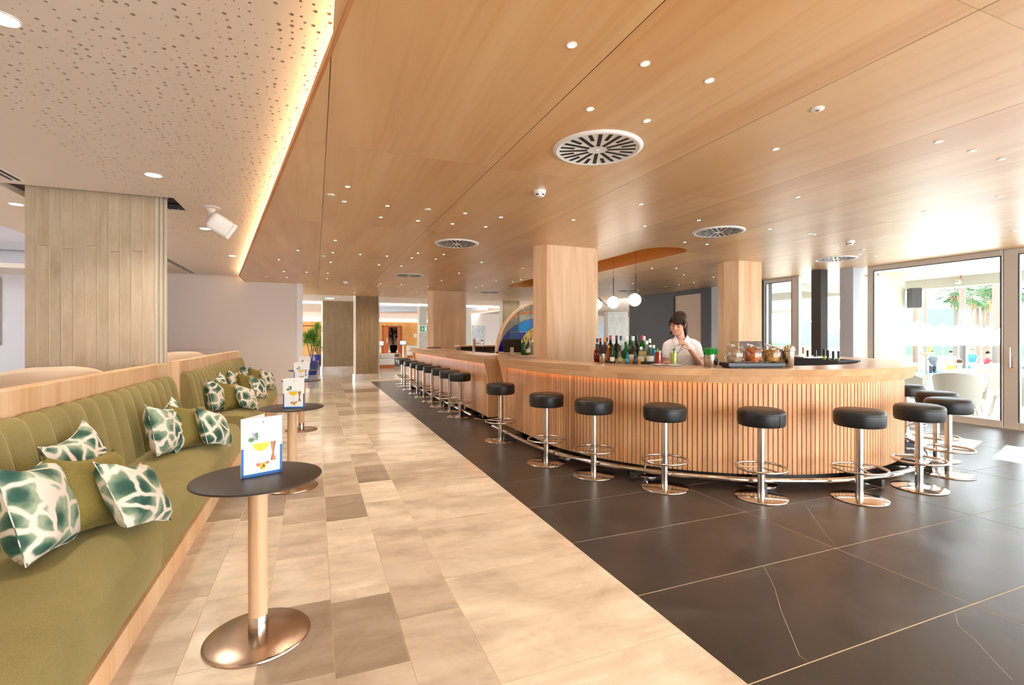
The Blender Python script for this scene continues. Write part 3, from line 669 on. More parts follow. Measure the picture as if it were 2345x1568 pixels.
def banquette(y0, y1, cuts, lab, dx=0.0):
    t = thing('banquette', lab, 'banquette', (dx, 0, 0))
    MB().box(-1.49, -.77, y0 + .005, y1 - .005, 0, .128).build('plinth', 'rail', t)
    prof = [(-1.40, .13), (-.79, .13), (-.776, .15), (-.772, .24), (-.778, .33), (-.795, .385), (-.83, .42), (-.89, .436), (-1.0, .44), (-1.2, .438), (-1.40, .43)]
    ys = [y0] + cuts + [y1]
    for a, b in zip(ys, ys[1:]):
        n = 3; rows = []; e = .022; mb = MB(); vs_ = []; k = len(prof); cx = sum(p[0] for p in prof) / k; cz = sum(p[1] for p in prof) / k
        for y, s in ((a + .004, .955), (a + .01, .985), (a + e, 1), (b - e, 1), (b - .01, .985), (b - .004, .955)):
            for x, z in prof: vs_.append((cx + (x - cx) * s, y, cz + (z - cz) * s if z > .2 else z))
        fs = [(i * k + q, i * k + (q + 1) % k, (i + 1) * k + (q + 1) % k, (i + 1) * k + q) for i in range(5) for q in range(k)] + [tuple(range(k)), tuple(5 * k + q for q in range(k))]
        mb.add(vs_, fs).build('seat_cushion', 'velvet', t, 'all')
    n = round((y1 - y0) / .222); w_ = (y1 - y0) / n; me = chan_mesh(w_)
    for i in range(n): inst('back_channel', me, t, (0, y0 + (i + .5) * w_, 0))
    MB().ext_y([(-1.322, .40), (-1.36, .65), (-1.40, .88), (-1.43, .95), (-1.46, .967), (-1.492, .95), (-1.492, .4)], y0 - .012, y0 + .004).build('end_cap', 'velvet', t, True)
    MB().ext_y([(-1.322, .40), (-1.36, .65), (-1.40, .88), (-1.43, .95), (-1.46, .967), (-1.492, .95), (-1.492, .4)], y1 - .004, y1 + .012).build('end_cap', 'velvet', t, True)
    return t
banquette(.05, 6.26, [3.19], 'long olive velvet channel-back banquette nearest the camera')
banquette(6.80, 11.5, [9.22], 'olive velvet channel-back banquette farther down, against the white wall', .02)
tag(MB().box(-1.60, -1.50, 0, 6.34, 0, 1.12).build('banquette_rail', 'rail', bevel=.003, seg=1), 'pale ash partition rail behind the nearer banquette', 'partition')
tag(MB().box(-1.575, -1.475, 6.72, 11.6, 0, 1.12).build('banquette_rail', 'rail', bevel=.003, seg=1), 'pale ash partition rail behind the farther banquette', 'partition')
struct(MB().box(-3.35, -1.62, 13.28, 13.4, 0, 1.09).build('trim_10', 'wall'))
def pillow_mesh(s, th, sd):
    n = 15; mb = MB(); vs_ = []; fs = []; rr = random.Random(sd)
    ph = [rr.uniform(0, 6) for _ in range(4)]
    for side in (1, -1):
        for i in range(n):
            for j in range(n):
                u, v = -1 + 2 * i / (n - 1), -1 + 2 * j / (n - 1)
                pin = 1 - .07 * (u * u * (1 - v * v) * 1.2 + v * v * (1 - u * u) * 1.2)
                y = u * s / 2 * (1 - .075 * (1 - v * v)) if abs(u) > .5 else u * s / 2 * (1 - .075 * (1 - v * v) * (abs(u) / .5))
                z = v * s / 2 * (1 - .075 * (1 - u * u)) if abs(v) > .5 else v * s / 2 * (1 - .075 * (1 - u * u) * (abs(v) / .5))
                d = th / 2 * (max(0, 1 - u**4) * max(0, 1 - v**4))**.55
                d *= 1 + .07 * math.sin(3 * u + ph[0]) * math.cos(2.5 * v + ph[1]) + .05 * math.sin(6 * v + ph[2] + 3 * u)
                z -= .10 * s * max(0, v - .1) * (1 - u * u) * .9       # sagging "chopped" top
                vs_.append((side * d, y, z))
    q = n * n
    for i in range(n - 1):
        for j in range(n - 1):
            a = i * n + j; fs.append((a, a + n, a + n + 1, a + 1)); fs.append((q + a, q + a + 1, q + a + n + 1, q + a + n))
    return mb.add(vs_, fs)
def pillow(u, v, mat, lab, grp, yaw, lean=18, roll=0, s=.43, th=.17, zc=.60):
    p = atz(u, v, zc); t = thing('cushion', lab, 'cushion', p, 0, grp)
    c = pillow_mesh(s, th, int(u + v)).build('cover', mat, t, 'all', True)
    e = s / 2; pi_ = MB(); seam = []
    for k in range(40):
        a = k / 40 * 4; sd = int(a); f = (a - sd) * 2 - 1
        uu, vv = [(f, -1), (1, f), (-f, 1), (-1, -f)][sd]
        y = uu * e * (1 - .075 * (1 - vv * vv)); z = vv * e * (1 - .075 * (1 - uu * uu)); z -= .10 * s * max(0, vv - .1) * (1 - uu * uu) * .9
        seam.append((0, y, z))
    MB().tube(seam, .0025, 6, True).build('seam', mat, c, 'all')
    t.rotation_euler = (Matrix.Rotation(R(yaw), 3, 'Z') @ Matrix.Rotation(R(-lean), 3, 'Y') @ Matrix.Rotation(R(roll), 3, 'X')).to_euler()
    return t
GA, GB, GC, GD, GE = ['cushions in the %s cluster on the banquettes' % s for s in ('nearest', 'second', 'third', 'fourth', 'farthest')]
pillow(84, 1160, 'print', 'large green and white leaf-print cushion at the lower left edge', GA, 2, 18, -8, 0.43, 0.19, 0.652)
pillow(192, 1066, 'print', 'leaf-print cushion leaning on the backrest behind the nearest olive cushion', GA, -8, 22, 10, 0.45, 0.15, 0.66)
pillow(203, 1122, 'olive', 'plain olive cushion nearest the camera, between leaf-print cushions', GA, -22, 20, -8, 0.4, 0.2, 0.628)
pillow(308, 1128, 'print', 'leaf-print cushion on the seat edge to the right of the nearest olive cushion', GA, -6, 32, -18, 0.37, 0.16, 0.6)
pillow(398, 972, 'print', 'leaf-print cushion half hidden behind the second olive cushion', GB, -6, 20, 8, 0.42, 0.14, 0.65)
pillow(376, 982, 'print', 'tall leaf-print cushion against the backrest at the end of the nearer banquette', GB, -8, 15, -8, 0.42, 0.18, 0.642)
pillow(436, 974, 'olive', 'plain olive cushion near the far end of the nearer banquette', GB, -26, 20, -8, 0.39, 0.19, 0.62)
pillow(489, 978, 'print', 'leaf-print cushion on the seat edge near the first menu card', GB, -14, 26, -18, 0.35, 0.16, 0.597)
pillow(508, 888, 'print', 'leaf-print cushion tucked behind the first cluster of the farther banquette', GC, -8, 20, 8, 0.42, 0.14, 0.65)
pillow(496, 905, 'print', 'upright leaf-print cushion first on the farther banquette', GC, -10, 15, -10, 0.42, 0.18, 0.642)
pillow(528, 906, 'olive', 'plain olive cushion first on the farther banquette', GC, -24, 18, -8, 0.39, 0.19, 0.615)
pillow(565, 910, 'print', 'leaf-print cushion at the front of the first cluster on the farther banquette', GC, -16, 28, -18, 0.35, 0.16, 0.585)
pillow(541, 876, 'print', 'leaf-print cushion leaning back in the middle of the farther banquette', GD, -14, 15, -8, 0.42, 0.17, 0.645)
pillow(567, 880, 'olive', 'plain olive cushion in the middle of the farther banquette', GD, -22, 18, -8, 0.4, 0.18, 0.62)
pillow(592, 887, 'print', 'leaf-print cushion at the seat edge in the middle of the farther banquette', GD, -16, 22, -14, 0.36, 0.16, 0.59)
pillow(568, 861, 'print', 'leaf-print cushion last against the backrest by the white wall', GE, -16, 15, -8, 0.42, 0.17, 0.645)
pillow(590, 865, 'olive', 'plain olive cushion last on the farther banquette by the white wall', GE, -24, 18, -8, 0.4, 0.18, 0.62)
pillow(613, 870, 'print', 'leaf-print cushion last at the seat edge by the white wall', GE, -20, 18, -10, 0.37, 0.16, 0.595)
# ============================================================= SIDE TABLES AND MENUS
M['satin'] = plain('satin_bronzed_steel', '#b9a391', .24, 1)
def make_table():
    t = empty('side_table')
    MB().lathe([(.225, 0), (.228, .005), (.226, .011), (.216, .015), (.06, .02), (.042, .02)], 56).build('base_disc', 'satin', t, True)
    MB().lathe([(.0415, .018), (.0415, .105), (.041, .106)], 32).build('collar', 'steel', t, True)
    MB().lathe([(.041, .104), (.041, .73)], 32).build('post', 'post', t, True)
    MB().lathe([(.05, .727), (.11, .730), (.11, .736), (.05, .737)], 24).build('mount_plate', 'blackp', t, True)
    MB().lathe([(.262, .737), (.276, .741), (.278, .745), (.2765, .7485), (.272, .75), (0, .75)], 72).build('table_top', 'tabletop', t, True)
    return t
tb0 = make_table()
tl = ['nearest the camera', 'second from the camera', 'third from the camera', 'farthest, by the white wall']
tpos = [atz(591, 1457, 0), atz(669, 1115, 0), atz(690, 984, 0), Vector((-.22, 10.45, 0))]
for i, p in enumerate(tpos):
    o = tb0 if i == 0 else dup(tb0); o.location = p
    tag(o, 'round dark-topped side table on a pale wood post, ' + tl[i], 'side table', 'side tables along the banquettes')
M['glassp'] = plain('printed_glass', '#d5dcd8', .4); M['juice'] = plain('printed_juice', '#f0c62c', .4); M['mark'] = plain('printed_mark', '#555a63', .4)
M['copperp'] = plain('printed_copper', '#b87a52', .35); M['copperd'] = plain('printed_copper_dark', '#7c4a33', .35); M['leafp'] = plain('printed_leaf', '#56805a', .4)
M['lav'] = plain('printed_lavender', '#a79aa8', .5); M['pansy'] = plain('printed_pansy', '#e8bc24', .4); M['rose'] = plain('printed_peel', '#c9705a', .4); M['violet'] = plain('printed_violet', '#3b2350', .4)
def disc(cx, cy, rx, ry, n=18, a0=0, a1=2 * PI): return [(cx + rx * math.cos(a0 + (a1 - a0) * i / n), cy + ry * math.sin(a0 + (a1 - a0) * i / n)) for i in range(n + (0 if a1 - a0 > 6.2 else 1))]
PRN = [('border', 'blue', [[(0, 0), (1, 0), (1, .048), (0, .048)], [(0, 0), (.06, 0), (.06, .49), (0, .49)], [(.94, 0), (1, 0), (1, .49), (.94, .49)]]),
       ('stem_print', 'glassp', [[(.455, .13), (.475, .13), (.475, .44), (.455, .44)], [(.50, .13), (.512, .13), (.512, .44), (.50, .44)], disc(.44, .125, .14, .008), [(.27, .56), (.68, .56), (.67, .60), (.28, .60)]]),
       ('drink_print', 'juice', [disc(.475, .555, .205, .135, 18, PI, 2 * PI)]),
       ('jigger_print', 'copperp', [[(.70, .56), (.84, .56), (.79, .36), (.745, .36)], [(.745, .36), (.79, .36), (.85, .23), (.71, .23)]]),
       ('jigger_shade', 'copperd', [[(.80, .56), (.84, .56), (.79, .36), (.78, .36)], [(.745, .36), (.755, .36), (.745, .23), (.71, .23)]]),
       ('leaf_print', 'leafp', [disc(.24, .63, .075, .04), disc(.36, .68, .05, .07)]),
       ('sprig_print', 'lav', [[(.25, .74), (.29, .755), (.37, .63), (.33, .61)]]),
       ('peel_print', 'rose', [disc(.40, .19, .05, .03), [(.45, .20), (.66, .235), (.68, .19), (.48, .16)]]),
       ('flower_print', 'pansy', [disc(.48, .155, .055, .04), disc(.55, .17, .055, .04), disc(.52, .13, .06, .035)]),
       ('flower_eye', 'violet', [disc(.535, .165, .018, .02), disc(.555, .15, .012, .014)]),
       ('logo_mark', 'mark', [[(.515, .925), (.545, .935), (.545, .91), (.53, .905), (.525, .88), (.518, .88)]])]
def card(pl, pr, h, ang, lab):
    w_ = (pr - pl).length; d = pr - pl; t = thing('menu_card', lab, 'menu card', pl, math.atan2(d.y, d.x), 'menu cards on the side tables')
    # local x along the front leaf, -y towards the viewer
    MB().box(0, w_, 0, .0012, .001, h).build('front_leaf', 'paper', t)
    b = MB().box(0, w_ * .98, 0, .0012, .001, h).build('back_leaf', 'paper', t); b.rotation_euler = (0, 0, R(ang)); b.location = (0, .0015, 0)
    for k, (nm, mt, polys) in enumerate(PRN):
        mb = MB(); yo = -.0003 - .00012 * k
        for pg in polys: mb.add([(x * w_, yo, .001 + y * h) for x, y in pg], [tuple(range(len(pg)))])
        mb.build(nm, mt, t)
    return t
card(atz(552, 1097, .7505), atz(646, 1079, .7505), .273, 38, 'white cocktail menu card with blue border on the nearest side table')
card(atz(648, 935, .7505), atz(697, 934, .7505), .272, 34, 'white cocktail menu card on the second side table')
card(Vector((-.30, 8.02, .7505)), Vector((-.09, 8.09, .7505)), .272, 22, 'white cocktail menu card on the third side table')
card(Vector((-.30, 10.38, .7505)), Vector((-.09, 10.45, .7505)), .272, 22, 'white cocktail menu card on the farthest side table')
# ============================================================= CEILING FITTINGS
def spot(parent, energy, ang=110, size=.03, color=(1, .85, .66)):
    l = bpy.data.lights.new('beam', 'SPOT'); l.energy = energy; l.spot_size = R(ang); l.spot_blend = .7; l.shadow_soft_size = size; l.color = color
    o = bpy.data.objects.new('beam', l); col.objects.link(o); o.parent = parent; o.location = (0, 0, -.012); return o
DLP = 21.0
def make_down():
    t = empty('downlight')
    MB().lathe([(.024, 0), (.026, -.003), (.02, -.005), (.013, -.001)], 20).build('trim_ring', 'trim', t, True)
    MB().lathe([(.0138, -.0005), (.0138, -.0025), (0, -.003)], 16).build('lens', 'lens', t); spot(t, DLP); return t
dpx = [(1309, 102), (1477, 145), (1624, 184), (1351, 249), (1481, 276), (1776, 341), (2149, 324), (2226, 345), (2293, 364), (1468, 467), (1313, 503), (1147, 497), (1112, 519),
       (1065, 488), (1036, 512), (957, 505), (872, 497), (887, 471), (788, 461), (796, 427), (768, 550), (762, 578), (682, 573), (639, 594), (825, 582), (886, 586), (957, 579),
       (943, 590), (1016, 582), (998, 593), (1103, 600), (868, 606), (919, 609), (757, 600), (751, 625), (702, 623), (650, 621), (657, 635), (609, 633), (749, 638), (871, 649),
       (866, 654), (919, 651), (911, 656), (1051, 625), (1011, 642), (980, 656), (778, 669), (812, 670), (845, 671), (841, 674), (878, 672), (873, 675), (955, 668), (956, 679),
       (1090, 658), (1105, 654), (1077, 663), (1136, 643), (1174, 645), (1193, 640), (1157, 661), (1117, 680), (1171, 681), (1186, 688), (1090, 679), (1127, 687), (1600, 504),
       (1568, 554), (1619, 559), (1827, 451), (2288, 450), (2118, 484), (2330, 512), (1763, 524), (1855, 535), (1918, 567), (2026, 540), (2051, 543), (1969, 582), (2006, 586),
       (2088, 574), (1493, 614), (1549, 614), (1566, 629), (1634, 634), (1589, 647), (1555, 652), (1524, 656), (1449, 649), (1400, 657)]
dl0 = make_down(); first = True
for u, v in dpx:
    p = atz(u, v, ZC)
    if p.y > 16.6: continue
    o = dl0 if first else dup(dl0); first = False; o.location = p
    tag(o, 'tiny round recessed downlight in the honey timber ceiling', 'downlight', 'small downlights in the timber ceiling')
# behind the camera the same grid goes on
for x, y in ((1.9, .9), (3.4, .4), (5.2, .8), (.9, -.8), (2.6, -1.4), (4.4, -1.6), (6.4, -.6)):
    o = dup(dl0); o.location = (x, y, ZC); tag(o, 'tiny round recessed downlight in the honey timber ceiling', 'downlight', 'small downlights in the timber ceiling')
def make_diff():
    t = empty('air_diffuser')
    MB().lathe([(.318, 0), (.318, -.004), (.31, -.012), (.292, -.015), (.285, -.011), (0, -.011)], 64).build('face_plate', 'trim', t, True)
    ml = MB().box(.07, .268, -.013, .013, -.0125, -.0105).mesh('slot'); ms = MB().box(.170, .268, -.013, .013, -.0125, -.0105).mesh('slot')
    for m_ in (ml, ms): m_.materials.append(M['black'])
    for k in range(24):
        a = 2 * PI * k / 24 + .05
        inst('slot', ms if k % 2 else ml, t, (0, 0, 0), (0, 0, a)) if k % 2 == 0 or True else None
    MB().sphere((0, 0, -.012), .012, 12, 8, 1, 1, .5).build('centre_screw', 'trim', t, 'all'); return t
df0 = make_diff()
for i, ((u, v), s) in enumerate(zip([(1368, 340), (1645, 530), (1046, 557), (937, 630), (1914, 592), (1438, 665), (1122, 669)],
        ['nearest, above the marble edge', 'over the rounded bar end', 'second above the dark floor strip', 'third above the dark floor strip', 'by the terrace windows', 'before the charcoal wall', 'beyond the stained glass arch'])):
    o = df0 if i == 0 else dup(df0); o.location = atz(u, v, ZC); tag(o, 'round white slotted air diffuser in the timber ceiling, ' + s, 'air diffuser', 'round ceiling air diffusers')
def make_smoke():
    t = empty('smoke_detector')
    MB().lathe([(.055, 0), (.055, -.02), (.05, -.024)], 28).build('base', 'trim', t, True); MB().lathe([(.048, -.022), (.05, -.03), (.04, -.052), (.02, -.058), (0, -.058)], 28).build('head', 'trim', t, True)
    for k in range(5):
        a = 2 * PI * k / 5; MB().box(.043, .047, -.014, .014, -.046, -.034).build('grille', 'black', t).rotation_euler = (0, 0, a)
    return t
sm0 = make_smoke()
for i, ((u, v), s) in enumerate(zip([(1236, 437), (1947, 552), (791, 645)], ['near the middle of the timber ceiling', 'near the terrace windows', 'far off above the banquettes'])):
    o = sm0 if i == 0 else dup(sm0); o.location = atz(u, v, ZC); tag(o, 'white round smoke detector ' + s, 'smoke detector', 'smoke detectors')
for i, (u, v) in enumerate([(757, 446), (979, 479), (1872, 249), (1474, 518), (740, 586), (1195, 614), (1862, 537), (1975, 571), (2320, 528)]):
    o = thing('ceiling_sensor', 'small flat round ceiling sensor cap without light', 'sensor', atz(u, v, ZC), 0, 'flat sensor caps in the timber ceiling')
    MB().lathe([(.036, 0), (.035, -.006), (.03, -.008), (0, -.009)], 24).build('cap', 'trim', o, True); MB().lathe([(.012, -.008), (.012, -.012), (0, -.012)], 12).build('eye', 'steel', o, True)
# lamps in the white ceiling
for i, (x, y, r, s) in enumerate(((-1.35, 2.98, .062, 'nearest'), (-1.37, 5.34, .062, 'before the concrete pier'), (-1.39, 7.71, .062, 'below the loudspeaker'), (-3.08, 7.08, .06, 'left of the concrete pier'), (-1.4, .6, .06, 'behind the viewer'), (-1.4, 10.1, .05, 'far along the lounge ceiling'))):
    o = thing('ceiling_lamp', 'round recessed lamp in the white plaster ceiling, ' + s, 'downlight', (x, y, ZW), 0, 'larger lamps in the white ceiling')
    MB().lathe([(r + .008, 0), (r + .008, -.004), (r, -.005), (r, -.002)], 32).build('rim', 'trim', o, True); MB().lathe([(r, -.002), (r, -.004), (0, -.004)], 32).build('lens', 'lensw', o)
    spot(o, 95, 130, .06, (1, .92, .80))
sp = thing('ceiling_loudspeaker', 'white loudspeaker tilted on a ceiling mount beside the concrete pier', 'loudspeaker', (-1.1, 6.42, ZW))
MB().lathe([(.09, 0), (.088, -.012), (.05, -.02), (.03, -.05), (.03, -.09)], 28).build('mount', 'speakerw', sp, True)
def rb(mb, a, b, c, r): return mb.box(-a, a, -b, b, -c, c)
cab = MB().box(-.12, .12, -.09, .09, -.10, .10).build('cabinet', 'speakerw', sp, bevel=.045, seg=4, smooth=True); cab.location = (.09, -.06, -.20); cab.rotation_euler = (R(18), R(28), R(24))
gr = MB().box(.10, .152, -.088, .088, -.098, .098).build('grille', 'trim', cab, bevel=.022, seg=3, smooth=True)
rl = thing('ceiling_lamp', 'square recessed lamp in the hall ceiling before the broad brown pier', 'downlight', atz(755, 683, ZW)); MB().box(-.14, .14, -.14, .14, -.006, 0).build('lens', 'lensw', rl)
# ============================================================= PENDANTS
for i, (y, az) in enumerate(((6.88, -22), (7.55, 48), (8.10, -40), (8.75, 30), (9.5, -30))):
    t = thing('pendant_lamp', 'opal globe pendant on a bent black rod, %s from the rounded bar end' % ORD[i], 'pendant lamp', (SX, y, 2.18), R(az), 'globe pendants in the ceiling recess')
    MB().tube([(0, 0, .30), (0, 0, ZC + .21 - 2.18)], .0025, 6).build('cable', 'blackp', t, True)
    MB().lathe([(.05, ZC + .22 - 2.18), (.05, ZC + .195 - 2.18), (.01, ZC + .19 - 2.18)], 20).build('canopy', 'blackp', t, True)
    MB().tube([(0, 0, .30), (0, 0, 0)], .0075, 10).build('rod', 'blackp', t, True); MB().tube([(0, 0, 0), (.178, 0, -.17)], .0065, 10).build('arm', 'blackp', t, True)
    MB().lathe([(.0, .02), (.03, .016), (.034, 0), (.03, -.012), (0, -.014)], 16, (0, 0, 0), Matrix.Translation((.058, 0, -.067)) @ Matrix.Rotation(R(45), 4, 'Y')).build('socket_cap', 'blackp', t, True)
    MB().sphere((-.02, 0, -.145), .108, 32, 20).build('globe', 'globe', t, 'all')
    l = bpy.data.lights.new('glow', 'POINT'); l.energy = 6; l.shadow_soft_size = .11; l.color = (1, .86, .68); lo = bpy.data.objects.new('glow', l); col.objects.link(lo); lo.parent = t; lo.location = (-.02, 0, -.30)
# ============================================================= STAINED GLASS ARCH AND BACK BAR
isl = thing('back_bar', 'dark back-bar island carrying bottles below the stained glass arch', 'cabinet', (4.8, 9.7, 0))
MB().box(-1.15, 1.15, -.75, .75, .08, 1.0).build('body', 'walnut', isl); MB().box(-1.2, 1.2, -.8, .8, 1.0, 1.04).build('worktop', 'stave', isl); MB().box(-.9, .9, -.7, .7, 0, .08).build('toe_kick', 'kick', isl)
ag = thing('stained_glass_arch', 'semicircular stained glass screen in blue and amber with pale wood frame', 'stained glass', (5.0, 10.35, 1.042)); AR = 1.22
fr = []
for i in range(49):
    a = PI * i / 48; fr.append((math.cos(a), math.sin(a)))
mb = MB(); vs_ = []
for c, s in fr:
    for rr, yy in ((AR - .05, -.05), (AR, -.05), (AR, .05), (AR - .05, .05)): vs_.append((rr * c, yy, rr * s))
mb.add(vs_, [(i * 4 + q, i * 4 + (q + 1) % 4, i * 4 + 4 + (q + 1) % 4, i * 4 + 4 + q) for i in range(48) for q in range(4)] + [(0, 1, 2, 3), (192, 193, 194, 195)]).build('frame', 'post', ag, True)
MB().box(-AR, AR, -.05, .05, 0, .03).build('sill', 'post', ag)
RI = AR - .05
f0 = lambda x: math.sqrt(max(0, RI * RI - x * x)); f1 = lambda x: .70 * RI * math.sqrt(max(0, 1 - (x / (.985 * RI))**2)); f2 = lambda x: math.sqrt(max(0, (.56 * RI)**2 - x * x))
XS = [-RI, -.75 * RI, -.564 * RI, -.30 * RI, 0, .30 * RI, .564 * RI, .75 * RI, RI]
SG = {k: stain('glass_' + k, c, d) for k, c, d in (('clear', '#f4f5f0', .10), ('navy', '#2a28b8', .7), ('slate', '#3f86bd', .7), ('cyan', '#22c8ff', .7), ('azure', '#66aaf5', .7), ('yellow', '#ffec86', .6), ('amber', '#ffb428', .7), ('violet', '#5a4cc8', .7), ('teal', '#2a7fb4', .7))}
bl = ['navy', 'slate', 'cyan', 'azure', 'slate', 'cyan', 'teal', 'navy']
def pane(x0, x1, lo, hi, mt, nm='glass_pane'):
    k = 8; g = .004; xs = [x0 + g + (x1 - x0 - 2 * g) * i / k for i in range(k + 1)]; a = [(x, lo(x) + g) for x in xs]; b = [(x, hi(x) - g) for x in xs]
    a = [(x, min(z, b[i][1])) for i, (x, z) in enumerate(a)]
    if max(b[i][1] - a[i][1] for i in range(k + 1)) < .02: return
    mb = MB(); n = k + 1
    mb.add([(x, -.004, z) for x, z in a] + [(x, -.004, z) for x, z in b] + [(x, .004, z) for x, z in a] + [(x, .004, z) for x, z in b],
           [(i, i + 1, n + i + 1, n + i) for i in range(k)] + [(2 * n + i + 1, 2 * n + i, 3 * n + i, 3 * n + i + 1) for i in range(k)])
    mb.build(nm, SG[mt], ag)
fl0 = lambda x: .03
for i in range(8):
    x0, x1 = XS[i], XS[i + 1]
    am = lambda x: min(f0(x), f1(x) + .10 + .12 * abs(x)); am2 = lambda x: min(f0(x), am(x) + .05)
    pane(x0, x1, f1, am, 'clear'); pane(x0, x1, am, am2, 'amber'); pane(x0, x1, am2, f0, 'clear')
    lowb = (lambda x: max(.03, f2(x)))
    mid = .30 if i in (0, 7) else .48
    m1 = lambda x, m=mid: max(lowb(x), min(f1(x), m))
    pane(x0, x1, m1, f1, bl[i]); pane(x0, x1, lowb, m1, ['navy', 'teal', 'violet', 'azure', 'azure', 'violet', 'teal', 'navy'][i])
    y1_ = lambda x: min(max(.03, f2(x)), .45); y2_ = lambda x: min(max(.03, f2(x)), .52)
    pane(x0, x1, fl0, y1_, 'yellow'); pane(x0, x1, y1_, y2_, 'amber' if i in (3, 4) else 'yellow'); pane(x0, x1, y2_, lambda x: max(.03, f2(x)), 'yellow')
for x in XS[1:-1]: MB().box(x - .004, x + .004, -.008, .008, .03, f0(x)).build('lead_came', 'alud', ag)
for fz, x0, x1 in ((f2, -.56 * RI, .56 * RI), (f1, -.98 * RI, .98 * RI)):
    MB().tube([(x0 + (x1 - x0) * i / 40, 0, max(.03, fz(x0 + (x1 - x0) * i / 40))) for i in range(41)], .006, 6).build('lead_came', 'alud', ag, 'all')
# ============================================================= BOTTLES
BG = {k: botglass('bottle_' + k, c, d) for k, c, d in (('green', '#1f7a2c', .45), ('dark', '#1a120e', .93), ('amber', '#b4641c', .55), ('clear', '#eef2ee', .12), ('teal', '#1f9fb0', .5), ('red', '#8c2414', .6), ('brown', '#5c3414', .75), ('lime', '#a8cf3a', .5))}
CAPC = {k: plain('cap_' + k, c, .35) for k, c in (('red', '#b3202a'), ('black', '#15151a'), ('blue', '#2c4a86'), ('white', '#eeeeea'), ('green', '#1c4a34'), ('gold', '#d8a22a'), ('cork', '#b98a5c'), ('maroon', '#5a2228'))}
LABC = {k: plain('label_' + k, c, .6) for k, c in (('white', '#efe9dc'), ('cream', '#d8c9a4'), ('orange', '#d07a34'), ('teal', '#26a2b4'), ('grey', '#b9bfc2'), ('yellow', '#e0c23a'), ('olive', '#9aa26a'))}
BCOUNT = {}
def bottle(pos, h, r, g, cap, lab, where, grp, shape=0):
    nm = {'green': 'green', 'dark': 'dark', 'amber': 'amber', 'clear': 'clear', 'teal': 'teal', 'red': 'red-brown', 'brown': 'brown', 'lime': 'lime green'}[g]
    key = (where, nm, cap); k = BCOUNT.get(key, 0); BCOUNT[key] = k + 1
    label = '%s bottle with %s cap, %s' % (nm, cap, where) + (', %s of its colour' % ORD[k] if k else '')
    t = thing('bottle', label, 'bottle', pos, 0, grp); nk = h * .28
    if shape == 1: pr = [(r * 1.15, 0), (r * 1.2, .01), (r * .75, h * .3), (r * .6, h * .5), (r * .4, h * .8), (r * .38, h * .92), (0, h * .92)]
    elif shape == 2: pr = [(r * .7, 0), (r, h * .1), (r * 1.05, h * .45), (r * .9, h * .6), (.014, h * .72), (.013, h * .9), (0, h * .9)]
    else: pr = [(r * .95, 0), (r, .006), (r, h * .56), (r * .85, h * .63), (.016, h * .74), (.0135, h * .9), (0, h * .9)]
    MB().lathe(pr, 20).build('body', BG[g], t, True); ct = .84 if shape != 1 else .86
    MB().lathe([(.0155, h * ct), (.0155, h), (.013, h + .002), (0, h + .002)], 14).build('cap', CAPC[cap], t, True)
    if lab: MB().lathe([(r * 1.012, h * .16), (r * 1.012, h * .44)], 20).build('label', LABC[lab], t, True)
    return t
rack = thing('bottle_rack', 'black bottle rack ledge inside the bar left of the bartender', 'rack')
def arcpts(r, u0, u1, n=16): return [onbar(u0 + (u1 - u0) * i / n, r)[0] for i in range(n + 1)]
a_, b_ = arcpts(1.955, 1364, 1512), arcpts(1.60, 1364, 1512); nn = len(a_)
mb = MB(); mb.add([(p.x, p.y, 1.085) for p in a_] + [(p.x, p.y, 1.085) for p in b_] + [(p.x, p.y, 1.10) for p in a_] + [(p.x, p.y, 1.10) for p in b_],
    [(i, i + 1, nn + i + 1, nn + i) for i in range(nn - 1)] + [(2 * nn + i, 3 * nn + i, 3 * nn + i + 1, 2 * nn + i + 1) for i in range(nn - 1)] + [(i, 2 * nn + i, 2 * nn + i + 1, i + 1) for i in range(nn - 1)]).build('shelf', 'blackp', rack)
mb = MB().tube([(p.x, p.y, 1.118) for p in arcpts(1.98, 1386, 1500)], .012, 8); mb.build('front_lip', 'blackp', rack, True)
for i in (2, 8, 14): p = b_[i]; MB().box(p.x - .02, p.x + .02, p.y - .02, p.y + .02, 0, 1.086).build('leg', 'blackp', rack)
W1 = 'back row left of the bartender'; W2 = 'front row left of the bartender'; G1 = 'bottles inside the bar left of the bartender'
for u, v, g, cap, lab, r, sh in [(1368, 775, 'clear', 'black', 'white', .034, 0), (1375, 774, 'dark', 'red', None, .038, 0), (1385, 773, 'amber', 'gold', None, .036, 0), (1390, 773, 'clear', 'black', 'cream', .036, 0), (1398, 768, 'dark', 'red', None, .042, 0), (1412, 768, 'dark', 'maroon', 'cream', .05, 2),
        (1422, 769, 'clear', 'blue', None, .038, 0), (1431, 770, 'clear', 'white', 'cream', .04, 0), (1436, 770, 'clear', 'white', None, .04, 2), (1443, 768, 'green', 'green', 'cream', .042, 0), (1450, 770, 'clear', 'white', None, .034, 0), (1458, 768, 'dark', 'black', 'orange', .046, 2), (1471, 768, 'green', 'red', 'yellow', .042, 0),
        (1475, 770, 'clear', 'white', 'white', .036, 0), (1481, 780, 'clear', 'white', None, .036, 0), (1488, 776, 'green', 'white', None, .042, 0), (1497, 790, 'teal', 'white', None, .038, 0)]:
    rk = 1.655 if BCOUNT.get('alt') else 1.775; BCOUNT['alt'] = not BCOUNT.get('alt'); p, t_ = onbar(u, rk); bottle((p.x, p.y, 1.10), CAMH + (HY - v) * t_ / FPX - 1.10, r, g, cap, lab, W1, G1, sh)
